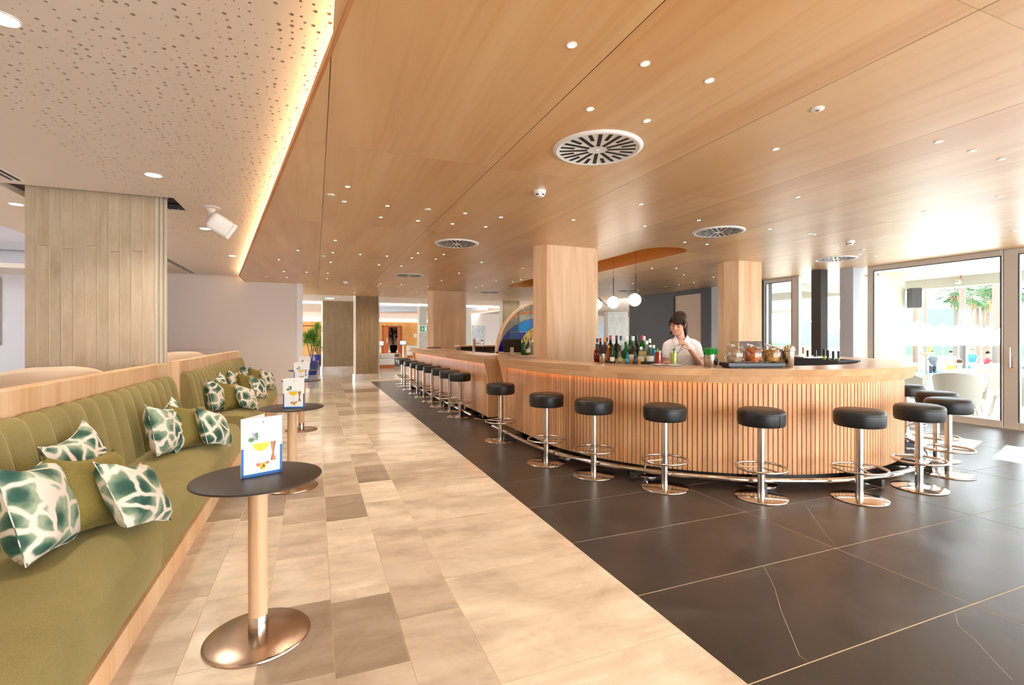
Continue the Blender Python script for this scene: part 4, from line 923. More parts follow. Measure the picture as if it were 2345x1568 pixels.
for u, v, g, cap, lab, r, sh in [(1367, 787, 'red', 'black', None, .038, 2), (1393, 790, 'amber', 'gold', None, .04, 0), (1405, 790, 'green', 'black', None, .04, 0), (1420, 791, 'brown', 'black', None, .04, 0), (1433, 783, 'green', 'black', None, .042, 2), (1449, 784, 'dark', 'black', 'cream', .042, 0), (1468, 794, 'clear', 'white', 'white', .036, 0), (1489, 790, 'dark', 'white', 'white', .04, 1)]:
    p, t_ = onbar(u, 1.88); bottle((p.x, p.y, 1.10), CAMH + (HY - v) * t_ / FPX - 1.10, r, g, cap, lab, W2, G1, sh)
W3 = 'at the bar edge'
for u, v, g, cap, lab, r, sh in [(1402, 799, 'dark', 'black', 'white', .028, 1), (1420, 800, 'clear', 'black', 'olive', .03, 1), (1437, 806, 'teal', 'black', 'teal', .02, 0), (1455, 807, 'dark', 'black', None, .02, 0)]:
    p, t_ = onbar(u, 2.03); bottle((p.x, p.y, 1.104), CAMH + (HY - v) * t_ / FPX - 1.104, r, g, cap, lab, W3, G1, sh)
for i, u in enumerate((1412, 1428, 1445, 1463)):
    p, t_ = onbar(u, 1.985); o = thing('cork_pot', 'small honey wooden pot between the bottles, %s from the left' % ORD[i], 'pot', (p.x, p.y, 1.104), 0, 'wooden pots on the bar'); MB().lathe([(.022, 0), (.024, .004), (.024, .05), (.02, .052), (.018, .012), (0, .012)], 16).build('pot', 'lobby_wood', o, True)
W4 = 'under the stained glass'
for i, (u, v, g, cap, lab) in enumerate([(1186, 778, 'clear', 'black', 'white'), (1190, 789, 'lime', 'white', None), (1195, 780, 'clear', 'white', 'cream'), (1198, 774, 'green', 'green', None), (1201, 783, 'dark', 'black', 'white'), (1204, 772, 'clear', 'black', 'cream'), (1207, 781, 'brown', 'cork', 'cream'),
        (1210, 775, 'dark', 'red', 'white'), (1213, 783, 'amber', 'gold', None), (1216, 772, 'clear', 'blue', None), (1219, 778, 'green', 'white', None), (1222, 786, 'clear', 'white', 'white')]):
    y = 9.05 + (i % 3) * .22; p = aty(u, 800, y); t_ = y / ray(u).y; bottle((p.x, p.y, 1.042), max(.2, CAMH + (HY - v) * t_ / FPX - 1.042), .04, g, cap, lab, W4, 'bottles on the back bar')
sr = thing('speed_rack', 'black bottle well sunk inside the right of the bar', 'rack', (0, 0, 0)); SRZ = 1.10
q0, q1 = onbar(1835, 1.84, True)[0], onbar(1938, 1.84, True)[0]
c0, _ = onbar(1820, 1.5, True); c1, _ = onbar(1945, 1.78, True); dv = (c1 - c0); L = dv.length; sr.location = ((c0.x + c1.x) / 2, (c0.y + c1.y) / 2, 0); sr.rotation_euler = (0, 0, math.atan2(dv.y, dv.x))
MB().box(-L / 2, L / 2, -.14, -.12, .7, 1.12).box(-L / 2, L / 2, .12, .14, .7, 1.12).box(-L / 2, -L / 2 + .02, -.12, .12, .7, 1.12).box(L / 2 - .02, L / 2, -.12, .12, .7, 1.12).box(-L / 2, L / 2, -.12, .12, .7, .72).build('trough', 'blackp', sr)
MB().box(-L / 2 + .05, -L / 2 + .1, -.1, .1, 0, .7).box(L / 2 - .1, L / 2 - .05, -.1, .1, 0, .7).build('stand', 'kick', sr)
MB().box(-L / 2 - .3, -.1, -.16, .16, 1.12, 1.135).build('lid', 'steel', sr)
for i, (f, v, g, cap, lab) in enumerate([(.18, 795, 'clear', 'cork', 'white'), (.27, 802, 'lime', 'black', None), (.42, 802, 'clear', 'black', 'white'), (.58, 799, 'lime', 'black', None), (.65, 802, 'brown', 'black', 'orange'), (.74, 804, 'dark', 'black', None), (.83, 804, 'lime', 'black', None)]):
    p = c0.lerp(c1, f); bottle((p.x, p.y, .722), CAMH - (v - HY) * (p.x * math.sin(TH) + p.y * math.cos(TH)) / FPX - .722, .038, g, cap, lab, 'in the bottle well', 'bottles in the bottle well')
# ============================================================= THINGS ON THE BAR
def at_bar(u, R_, z=1.104): p, t_ = onbar(u, R_); return (p.x, p.y, z), t_
pos, _ = at_bar(1380, 2.12); sc_ = thing('straw_cup', 'steel cup of black straws at the left of the bottles', 'cup', pos)
MB().lathe([(.036, 0), (.038, .003), (.04, .11), (.037, .112), (.035, .01), (0, .01)], 24).build('cup', 'polish', sc_, True)
for i in range(26):
    a = random.uniform(0, 2 * PI); r = random.uniform(0, .03); b = random.uniform(.02, .06)
    o = tag(MB().tube([(r * .6 * math.cos(a), r * .6 * math.sin(a), .012), ((r + b) * math.cos(a), (r + b) * math.sin(a), .21 + random.uniform(-.02, .01))], .003, 6).build('straw', 'blackp'), 'black drinking straw standing in the steel cup', 'straw', 'black straws in the steel cup'); o.location = pos
pos, _ = at_bar(1626, 2.22); gpot = thing('grass_pot', 'brushed steel cup planted with short green artificial grass', 'plant pot', pos)
MB().lathe([(.058, 0), (.06, .003), (.06, .125), (.056, .127), (.055, .1), (0, .1)], 32).build('cup', 'steel', gpot, True)
g = MB()
for i in range(420):
    a = random.uniform(0, 2 * PI); r = .052 * math.sqrt(random.random()); q = random.uniform(.3, 1.0); h_ = random.uniform(.06, .10); x, y = r * math.cos(a), r * math.sin(a); dx, dy = q * x * 1.1 + random.uniform(-.01, .01), q * y * 1.1 + random.uniform(-.01, .01); w_ = .003; ca, sa = math.cos(a + 1.57) * w_, math.sin(a + 1.57) * w_
    g.add([(x - ca, y - sa, .1), (x + ca, y + sa, .1), (x + dx * .5 + ca, y + dy * .5 + sa, .1 + h_ * .6), (x + dx * .5 - ca, y + dy * .5 - sa, .1 + h_ * .6), (x + dx, y + dy, .1 + h_)], [(0, 1, 2, 3), (3, 2, 4)])
g.build('grass', plain('grass_blade', '#1f9a3a', .45), gpot)['kind'] = 'stuff'
def cocktail(u, R_, c, lab, plab, top):
    pos, _ = at_bar(u, R_); s = thing('saucer', plab, 'saucer', pos, 0, 'saucers under the cocktails'); MB().lathe([(.045, 0), (.05, .003), (.08, .012), (.082, .014), (.05, .008), (0, .007)], 32).build('plate', 'trim', s, True)
    t = thing('cocktail', lab, 'cocktail', (pos[0], pos[1], pos[2] + .0075), 0, 'cocktails on the bar')
    MB().lathe([(.03, 0), (.036, .004), (.041, .15), (.039, .15), (.034, .012), (0, .012)], 24).build('glass', 'thing', t, True)
    MB().lathe([(.033, .013), (.0385, .128), (0, .13)], 24).build('drink', plain('drink_' + top, c, .15, trans=.15), t, True)
    f = MB()
    for i in range(26):
        a = random.uniform(0, 6.28); r = random.uniform(0, .032); z = random.uniform(.12, .17); s_ = random.uniform(.008, .016); m_ = Matrix.Translation((r * math.cos(a), r * math.sin(a), z)) @ Matrix.Rotation(random.uniform(0, 6), 4, Vector((random.random(), random.random(), .3)))
        f.add([tuple(m_ @ Vector(q)) for q in ((-s_, 0, 0), (0, -s_ * .6, .002), (s_, 0, 0), (0, s_ * .6, .002))], [(0, 1, 2, 3)])
    f.build('garnish', 'leafy' if top == 'red' else 'leaf', t)
    MB().tube([(.012, 0, .02), (.02, .01, .20)], .003, 6).build('straw', 'blackp', t, True)
    return t
cocktail(1508, 2.16, '#a8261a', 'tall red cocktail with green garnish on a saucer', 'white saucer under the red cocktail', 'red')
gc = cocktail(1543, 2.16, '#b9c25a', 'tall pale green mojito the bartender is stirring', 'white saucer under the green mojito', 'green')
tp, _ = at_bar(1724, 2.22); tray = thing('jar_stand', 'long black tray stand holding three snack jars', 'tray', tp, 0)
ang = math.atan2(-(tp[0] - BC[0]), (tp[1] - BC[1])); rzt = R(-22 + 2); tray.rotation_euler = (0, 0, rzt)
MB().box(-.29, .27, -.10, .10, .012, .05).box(-.27, .25, -.085, .085, 0, .012).build('base', 'blackp', tray, bevel=.004, seg=1); MB().box(.24, .27, .02, .10, .05, .13).build('upright', 'blackp', tray)
Mz = Matrix.Translation(Vector(tp)) @ Matrix.Rotation(rzt, 4, 'Z')
JC = [('pale', '#b9a489', 'pale nut snacks'), ('orange', '#c9763a', 'orange dried apricots and pretzels'), ('gold', '#b98a3c', 'golden pretzel pieces')]
for i, (nm, c, desc) in enumerate(JC):
    p = Mz @ Vector((-.185 + .184 * i, 0, .051)); t = thing('snack_jar', 'tilted glass jar with domed lid holding %s' % desc, 'jar', p, rzt, 'snack jars on the bar')
    MB().lathe([(.0, .001), (.07, .001), (.086, .02), (.09, .06), (.088, .11), (.078, .14), (.062, .158), (.06, .158), (.075, .138), (.085, .11), (.087, .06), (.083, .022), (.068, .005), (0, .005)], 32).build('jar_body', 'thing', t, True)
    Mt = Matrix.Translation((.012, -.01, .155)) @ Matrix.Rotation(R(18), 4, 'Y') @ Matrix.Rotation(R(14), 4, 'X')
    lid = MB().lathe([(.066, -.012), (.07, 0), (.064, .02), (.045, .038), (.02, .046), (.012, .05), (.012, .058), (.018, .066), (.014, .078), (0, .08)], 28, (0, 0, 0), Mt).build('lid', 'thing', t, True)
    MB().tube([tuple(Mt @ Vector((.068 * math.cos(2 * PI * k / 28), .068 * math.sin(2 * PI * k / 28), -.004))) for k in range(28)], .004, 6, True).build('lid_rim', 'polish', lid, 'all')
    f = MB(); rr = random.Random(i); fillh = (.085, .135, .115)[i]
    for k in range(230):
        r = .072 * math.sqrt(rr.random()); a = rr.uniform(0, 6.28); z = rr.uniform(.014, fillh); cx, cy = r * math.cos(a), r * math.sin(a); q = rr.uniform(.008, .016)
        m_ = Matrix.Translation((cx * .9, cy * .9, z)) @ Matrix.Rotation(rr.uniform(0, 6), 4, Vector((rr.uniform(-1, 1), rr.uniform(-1, 1), rr.uniform(-.3, .3))))
        f.tube([tuple(m_ @ Vector((q * math.cos(b), q * math.sin(b), 0))) for b in [6.28 * j / 7 for j in range(6)]], .0035, 5)
    f.lathe([(.05, .008), (.062, .03), (.06, fillh * .55), (0, fillh * .6)], 16)
    o = tag(f.build('snacks', plain('snack_' + nm, c, .55, var=0), None, True), desc + ' filling the snack jar', 'snacks'); o['kind'] = 'stuff'; o.location = p
def shaker(u, R_, lab, dome, s=1.0):
    pos, _ = at_bar(u, R_); t = thing('cocktail_shaker', lab, 'shaker', pos)
    MB().lathe([(.036 * s, 0), (.038 * s, .003), (.048 * s, .16 * s), (.046 * s, .162 * s), (.0, .16 * s)], 32).build('tin', 'polish', t, True)
    if dome: MB().lathe([(.05, .158), (.054, .165), (.05, .19), (.035, .212), (.015, .222), (0, .224)], 32).build('strainer_dome', 'polish', t, True); MB().sphere((.0, -.035, .195), .022, 16, 10, 1, .6, 1).build('spout', 'polish', t, 'all')
    return t
shaker(1807, 2.22, 'polished steel shaker with domed strainer at the right of the snack jars', True)
shaker(1797, 2.06, 'plain polished steel mixing tin behind the domed shaker', False, 1.1)
# tills, tap, odds
def till(loc, rz, lab, scr):
    t = thing('till_screen', lab, 'screen', loc, rz); MB().box(-.06, .06, -.05, .05, 0, .015).build('foot', 'steel', t); MB().box(-.03, .03, -.01, .01, .015, .14).build('neck', 'steel', t)
    s = MB().box(-.15, .15, -.02, .02, -.1, .13).build('housing', 'blackp', t, bevel=.008, seg=1); s.location = (0, -.03, .15); s.rotation_euler = (R(-24), 0, 0)
    MB().box(-.135, .135, -.0225, -.02, -.085, .115).build('display', 'screen' if scr else 'blackp', s); return t
till((2.93, 7.25, 1.099), R(150), 'black till screen tilted away on the bar flap', False)
p = att(1452, 800, 8.4); till((p.x, p.y, 1.0), R(-40), 'bright tablet till screen behind the bottles', True)
stt = thing('till_stand', 'dark pedestal holding the tablet till behind the bottles', 'pedestal', (p.x, p.y, 0)); MB().box(-.2, .2, -.2, .2, 0, 1.0).build('body', 'walnut', stt); MB().box(-.22, .22, -.22, .22, .985, 1.0).build('top', 'stave', stt)
tp_ = thing('beer_tap', 'chrome beer tap column on the long straight bar', 'beer tap', (2.83, 8.95, 1.104), R(-30)); MB().lathe([(.045, 0), (.045, .01), (.025, .016), (.025, .24), (.03, .25), (.018, .27), (0, .275)], 24).build('column', 'polish', tp_, True)
MB().tube([(0, 0, .19), (.17, 0, .19)], .014).build('spout_arm', 'polish', tp_, True); MB().tube([(.16, 0, .22), (.16, 0, .12)], .01).build('spout', 'polish', tp_, True); MB().lathe([(.02, 0), (.024, .03), (0, .035)], 12, (.16, 0, .215)).build('handle', 'polish', tp_, True)
cs = thing('coaster_stack', 'flat brown stack of coasters at the far end of the straight bar', 'coasters', (2.95, 12.9, 1.104)); MB().box(-.18, .18, -.06, .06, 0, .03).build('stack', 'walnut', cs)
bc = thing('back_cabinet', 'low dark back cabinet with glass shelf beyond the straight bar', 'cabinet', (4.35, 12.4, 0)); MB().box(-.8, .75, 0, .4, .06, 1.02).box(-.8, .75, .38, .4, 1.02, 1.15).box(-.8, -.75, 0, .4, 1.02, 1.15).build('body', 'walnut', bc); MB().box(-.85, .8, -.03, .43, 1.15, 1.185).build('top', 'stave', bc); MB().box(-.75, .7, .03, .38, 0, .06).build('toe_kick', 'kick', bc)
for i in range(7):
    o = thing('wine_glass', 'upturned wine glass on the back cabinet shelf, %s from the left' % ORD[i], 'glass', (3.66 + .065 * i, 12.46, 1.021), 0, 'glasses on the back cabinet shelf'); MB().lathe([(.026, 0), (.03, .04), (.018, .07), (.004, .08), (.004, .105), (.026, .112), (.026, .114), (0, .114)], 14).build('bowl', 'thing', o, True)
# ============================================================= LOUNGE CHAIRS BEHIND THE RAIL
def tub(loc, rz, lab, rad=.62, h=1.10, span=210):
    t = thing('tub_chair', lab, 'armchair', loc, rz, 'cream tub chairs in the lounge'); n = 30; pr = [(-.09, .12), (-.1, .5), (-.09, h - .1), (-.06, h - .03), (0, h), (.06, h - .03), (.09, h - .1), (.1, .5), (.08, .12)]
    k = len(pr); vs_ = []
    for i in range(n + 1):
        f = -1 + 2 * i / n; a = PI / 2 + R(span / 2) * f; dz = .34 * max(0, abs(f) - .12)**1.5
        for q, z in pr: zz = z - dz * max(0, (z - .3) / (h - .3)); rr = rad + q; vs_.append((rr * math.cos(a), rr * math.sin(a), zz))
    fs = [(i * k + q, i * k + (q + 1) % k, (i + 1) * k + (q + 1) % k, (i + 1) * k + q) for i in range(n) for q in range(k)] + [tuple(range(k)), tuple(n * k + q for q in range(k))]
    MB().add(vs_, fs).build('shell', 'cream', t, 'all')
    MB().lathe([(rad - .08, .25), (rad - .05, .30), (rad - .06, .42), (rad - .12, .46), (0, .47)], 32).build('seat', 'cream', t, True); MB().lathe([(.3, 0), (.3, .06), (.12, .08), (.12, .25)], 24).build('pedestal', 'walnut', t, True); return t
tub((-2.18, 5.42, 0), R(-150), 'cream leather tub chair behind the nearer banquette rail', .42, 1.16, 250)
tub((-3.6, 6.0, 0), R(150), 'cream tub chair at the left edge beside a dark table', .55, 1.05)
tub((-2.2, 9.7, 0), R(-150), 'cream tub chair behind the farther banquette rail, past the concrete pier', .45, 1.17, 240)
lt = thing('lounge_table', 'dark round lounge table at the left edge', 'table', (-2.9, 4.05, 0)); MB().lathe([(.24, 0), (.24, .015), (.04, .02), (.04, 1.0)], 24).build('pedestal', 'walnut', lt, True); MB().lathe([(.24, 1.0), (.26, 1.005), (.26, 1.02), (0, 1.025)], 40).build('top', 'tabletop', lt, True)
# ============================================================= LOBBY FURNITURE
def pot_plant(loc, lab, kind, s=1.0, pot='cobalt'):
    t = thing('potted_plant', lab, 'potted plant', loc)
    MB().lathe([(.17 * s, 0), (.2 * s, .03), (.27 * s, .3 * s), (.26 * s, .46 * s), (.28 * s, .5 * s), (.25 * s, .5 * s), (.22 * s, .42 * s), (0, .42 * s)], 24).build('pot', pot, t, True); MB().lathe([(.23 * s, .43 * s), (0, .44 * s)], 16).build('soil', 'soil', t)
    f = MB(); rr = random.Random(int(loc[0] * 7 + loc[1])); tops = []
    for k in range(4):
        a = rr.uniform(0, 6.28); top = Vector((rr.uniform(-.35, .35) * s, rr.uniform(-.3, .3) * s, rr.uniform(1.15, 1.75) * s)); tops.append(top)
        MB().tube([(0.05 * math.cos(a) * s, .05 * math.sin(a) * s, .42 * s), (top.x * .5, top.y * .5, top.z * .65), tuple(top)], [.02 * s, .016 * s, .012 * s], 6).build('stem', 'trunk', t, True)
    for top in tops + ([Vector((rr.uniform(-.3, .3) * s, rr.uniform(-.3, .3) * s, rr.uniform(.9, 1.5) * s)) for _ in range(3)]):
        for j in range(95 if kind == 'spiky' else 34):
            a = rr.uniform(0, 6.28); el = rr.uniform(-.6, 1.3); L_ = rr.uniform(.3, .55) * s if kind == 'spiky' else rr.uniform(.18, .3) * s; w_ = (.012 if kind == 'spiky' else .045) * s
            d = Vector((math.cos(a) * math.cos(el), math.sin(a) * math.cos(el), math.sin(el))); sd = Vector((-math.sin(a), math.cos(a), 0)) * w_; m_ = top + d * L_ * .55; e = top + d * L_ + Vector((0, 0, -L_ * .28))
            f.add([tuple(top - sd * .4), tuple(top + sd * .4), tuple(m_ + sd), tuple(m_ - sd), tuple(e)], [(0, 1, 2, 3), (3, 2, 4)])
    f.build('foliage', {'spiky': 'leafy', 'dark': 'leafd', 'mid': 'leaf'}[kind], t); return t
def fz(u, v): return tuple(atz(u, v, 0))
pot_plant(fz(713, 857), 'spiky green dragon plant in a cobalt glazed pot before the hall', 'spiky', 1.0)
pot_plant(fz(727, 836), 'second spiky plant in a cobalt pot beside the broad brown pier', 'spiky', 1.05)
pot_plant((6.75, 46.2, 0), 'dark leafy plant in a black tub inside the lobby doorway', 'dark', 1.35, 'blackp')
pot_plant((9.0, 39.0, 0), 'arching green plant behind the grey sign pier', 'mid', 1.6, 'trim')
def lsofa(loc, rz, lab, l=1.8):
    t = thing('lobby_sofa', lab, 'sofa', loc, rz, 'cream sofas in the lobby'); M_ = 'cushc'
    MB().box(-l / 2 + .03, l / 2 - .03, -.42, .42, 0, .14).build('base', 'door_wood', t); MB().box(-l / 2, l / 2, -.45, .45, .14, .44).build('seat', M_, t, bevel=.05, seg=3, smooth=True); MB().box(-l / 2, l / 2, .2, .45, .44, .82).build('backrest', M_, t, bevel=.06, seg=3, smooth=True); MB().box(-l / 2, -l / 2 + .2, -.45, .2, .44, .66).build('arm', M_, t, bevel=.05, seg=3, smooth=True)
M['cushc'] = plain('oatmeal_upholstery', '#d9d0c6', .85)
lsofa((2.75, 23.3, 0), R(100), 'cream lobby sofa seen past the brown pier'); lsofa((7.0, 34, 0), R(-8), 'cream lobby sofa before the timber doors', 2.2)
for i, (u, v, h_) in enumerate(((900, 838, .42), (901, 826, .45))):
    p = fz(u, v); t = thing('coffee_table', 'low dark lobby table with pale top, ' + ('nearer' if i == 0 else 'farther'), 'table', p, R(20), 'low lobby tables'); MB().box(-.24, .24, -.24, .24, 0, h_ - .03).build('block', 'walnut', t); MB().box(-.26, .26, -.26, .26, h_ - .03, h_).build('top', 'post', t)
for i, (u, y) in enumerate(((923, 31.0), (871, 28.0))):
    p = aty(u, 772, y); t = thing('info_stand', 'white display stand with tilted screen, ' + ('right of the doorway' if i == 0 else 'beside the brown pier'), 'display stand', (p.x, y, 0), R(-15), 'display stands in the lobby'); MB().lathe([(.2, 0), (.2, .02), (.03, .03), (.03, .9)], 16).build('post', 'trim', t, True)
    s = MB().box(-.2, .2, -.02, .02, -.14, .14).build('frame', 'alud', t); s.location = (0, -.03, 1.05); s.rotation_euler = (R(-20), 0, 0); MB().box(-.18, .18, -.024, -.02, -.12, .12).build('display', 'screen', s)
ex = thing('exit_sign', 'green and white emergency exit sign on the slim grey pier', 'sign', (5.43, 26.16, 1.85)); MB().box(-.25, .25, -.02, .02, -.18, .18).build('panel', 'trim', ex); MB().box(-.22, .22, -.024, -.02, -.15, .15).build('field', 'green', ex)
e2 = MB(); yo = -.0255
for pg in ([(-.16, -.1), (-.16, .1), (-.15, .1), (-.15, -.1)], [(.04, -.12), (.04, .12), (.16, .12), (.16, -.12)], disc(-.07, .075, .022, .022, 10), [(-.10, .05), (-.05, .05), (-.04, -.03), (-.08, -.03)], [(-.05, .04), (.0, .01), (-.005, -.005), (-.055, .02)], [(-.08, -.03), (-.055, -.03), (-.03, -.11), (-.05, -.11)], [(-.08, -.03), (-.06, -.03), (-.1, -.09), (-.13, -.08)]): e2.add([(x, yo, z) for x, z in pg], [tuple(range(len(pg)))])
e2.build('running_figure', 'trim', ex)
for i, (u, v) in enumerate(((951, 768), (681, 768))):
    p = aty(u, v, 43.97); o = thing('wall_sign', 'small white square sign on the timber wall, ' + ('right' if i == 0 else 'left') + ' of the doors', 'sign', p, 0, 'small lobby wall signs'); MB().box(-.13, .13, -.02, .01, -.15, .15).build('plate', 'trim', o); MB().box(-.04, .04, -.024, -.02, -.04, .04).build('emblem', 'greystone', o)
p = aty(1096, 770, 29.98); ao = thing('abstract_print', 'tall black and white abstract print on the far white wall', 'artwork', (p.x, 29.97, 1.4)); MB().box(-.42, .42, -.03, .02, -.62, .75).build('canvas', 'artbw', ao)
p = aty(1376, 770, 29.98); ao = thing('abstract_print', 'blue and white abstract print glimpsed behind the bottles', 'artwork', (p.x, 29.97, 1.4)); MB().box(-.32, .32, -.03, .02, -.62, 1.05).build('canvas', art('abstract_print_blue', ['#7fb0d8', '#f5f7fa', '#a9cdea', '#ffffff', '#6aa0cc'], 2), ao)
p = atz(690, 845, 0); o = thing('desk_chair', 'black armchair back half hidden by the menu cards', 'chair', (p.x - .35, p.y + 1.5, 0)); MB().box(-.3, .3, -.04, .04, .45, .95).build('backrest', 'blackp', o, bevel=.02, smooth=True); MB().box(-.3, .3, -.5, 0, .4, .48).build('seat', 'blackp', o, bevel=.02, smooth=True)
for x in (-.27, .27):
    for y in (-.47, -.03): MB().box(x - .02, x + .02, y - .02, y + .02, 0, .42).build('leg', 'blackp', o)
for i, x in enumerate((1.5, 4.4)):
    o = thing('ceiling_beam', 'white slanting lobby ceiling beam, ' + ('nearer' if i else 'farther'), 'beam', (x + 3, 30 + 3 * i, 3.3), R(-38)); o['kind'] = 'structure'; del o['category']; MB().box(-4, 4, -.15, .15, -.12, .15).build('beam', 'greystone', o)
# ============================================================= PEOPLE
def capsule(mb, a, b, ra, rb, n=12):
    a, b = Vector(a), Vector(b); d = b - a; L_ = d.length
    pr = [(0, -ra)] + [(ra * math.cos(t), ra * math.sin(t)) for t in [-PI / 2 + PI / 2 * i / 4 for i in range(1, 5)]] + [(rb * math.cos(t), L_ + rb * math.sin(t)) for t in [PI / 2 * i / 4 for i in range(0, 4)]] + [(0, L_ + rb)]
    m_ = Matrix.Translation(a) @ d.to_track_quat('Z', 'Y').to_matrix().to_4x4(); mb.lathe(pr, n, (0, 0, 0), m_)
def chain(mb, pts, rs, n=12):
    for i in range(len(pts) - 1): capsule(mb, pts[i], pts[i + 1], rs[i], rs[i + 1], n)
def loft(mb, rows, n=20):                                # rows: (cx, cy, z, rx, ry)
    vs_ = []; k = len(rows)
    for cx, cy, z, rx, ry in rows:
        for i in range(n): a = 2 * PI * i / n; vs_.append((cx + rx * math.cos(a), cy + ry * math.sin(a), z))
    fs = [(r * n + i, r * n + (i + 1) % n, (r + 1) * n + (i + 1) % n, (r + 1) * n + i) for r in range(k - 1) for i in range(n)] + [tuple(range(n)), tuple((k - 1) * n + i for i in range(n))]
    mb.add(vs_, fs)
def fuse(mb, name, mat, parent, vox, smooth=4, fac=.5):
    me = mb.mesh(name); o = bpy.data.objects.new('tmp', me); col.objects.link(o)
    m_ = o.modifiers.new('r', 'REMESH'); m_.mode = 'VOXEL'; m_.voxel_size = vox; m_.use_smooth_shade = True
    s = o.modifiers.new('s', 'SMOOTH'); s.iterations = smooth; s.factor = fac
    dg = bpy.context.evaluated_depsgraph_get(); me2 = bpy.data.meshes.new_from_object(o.evaluated_get(dg)); bpy.data.objects.remove(o)
    for p in me2.polygons: p.use_smooth = True
    me2.name = name; me2.materials.clear(); return obj(name, me2, mat, parent)
M['skin'] = plain('skin', '#d9a184', .5); M['skin2'] = plain('sunlit_skin', '#d99a78', .55); M['hair'] = fabric('dark_brown_hair', '#1d110d', '#3c261c', 90); M['hair'].node_tree.nodes['Principled BSDF'].inputs['Sheen Weight'].default_value = 0; M['hair'].node_tree.nodes['Principled BSDF'].inputs['Roughness'].default_value = .5; M['shirt'] = plain('white_polo', '#f1edf0', .8); M['trouser'] = plain('dark_trousers', '#23222a', .8)
M['lip'] = plain('lips', '#b9685e', .45); M['shoe'] = plain('dark_shoe', '#17161a', .5); M['lash'] = plain('lash', '#1c120f', .6)
def hand(mb, w_, d, nrm, th, curl, spread=.018, s=1.0, pinch=False):
    """w_ wrist, d finger direction, nrm towards the palm side, th towards the thumb"""
    w_, d, nrm, th = Vector(w_), Vector(d).normalized(), Vector(nrm).normalized(), Vector(th).normalized()
    for q in (-.022, -.008, .008, .022): capsule(mb, w_ + th * q * .7 * s, w_ + d * .075 * s + th * q * 1.25 * s, .013 * s, .0115 * s, 10)
    for i, (q, L_) in enumerate(((.029, .070), (.0105, .078), (-.0085, .073), (-.0265, .057))):
        p = w_ + d * .078 * s + th * q * s; a = 0; cu = curl * (1 + .12 * i); pts = [p]
        for f in (.44, .31, .25):
            a += cu * (.9 if f > .4 else 1.0); pts.append(pts[-1] + (d * math.cos(a) + nrm * math.sin(a)) * L_ * f * s)
        chain(mb, pts, [.0092 * s, .0085 * s, .0078 * s, .0068 * s], 10)
    p0 = w_ + d * .018 * s + th * .024 * s; p1 = p0 + (th * .75 + d * .55 + nrm * .35).normalized() * .038 * s; tip = (w_ + d * (.082 if pinch else .075) * s + th * .036 * s + nrm * (.045 if pinch else .02) * s)
    p2 = p1.lerp(tip, .55) + th * .004; chain(mb, [p0, p1, p2, tip], [.013 * s, .0115 * s, .0095 * s, .0078 * s], 10)
HM = None
def head_parts(mb, Hm, s=1.0):
    k = len(mb.v); mb.sphere((0, .012, .035), .1, 24, 16, .77, .95, .90)              # skull
    mb.sphere((0, -.03, -.036), .1, 24, 16, .60, .66, .84); mb.sphere((0, -.06, -.098), .028, 14, 10, 1.0, .85, .75)   # face, chin
    for x in (-1, 1):
        mb.sphere((x * .037, -.060, -.026), .028, 12, 8); mb.sphere((x * .05, -.02, -.068), .028, 12, 8, .7, 1, 1)
        mb.sphere((x * .077, .012, -.005), .026, 12, 10, .32, .6, 1.1)               # ears
    capsule(mb, (0, -.088, .022), (0, -.106, -.018), .009, .0125, 10); mb.sphere((0, -.1, -.024), .012, 10, 8, 1.35, .8, .7)
    for x in (-1, 1): capsule(mb, (x * .015, -.086, .026), (x * .045, -.072, .024), .0085, .008, 8)
    mb.sphere((0, -.087, -.054), .016, 12, 8, 1.5, .5, .75)
    mb.xform(Hm, k)
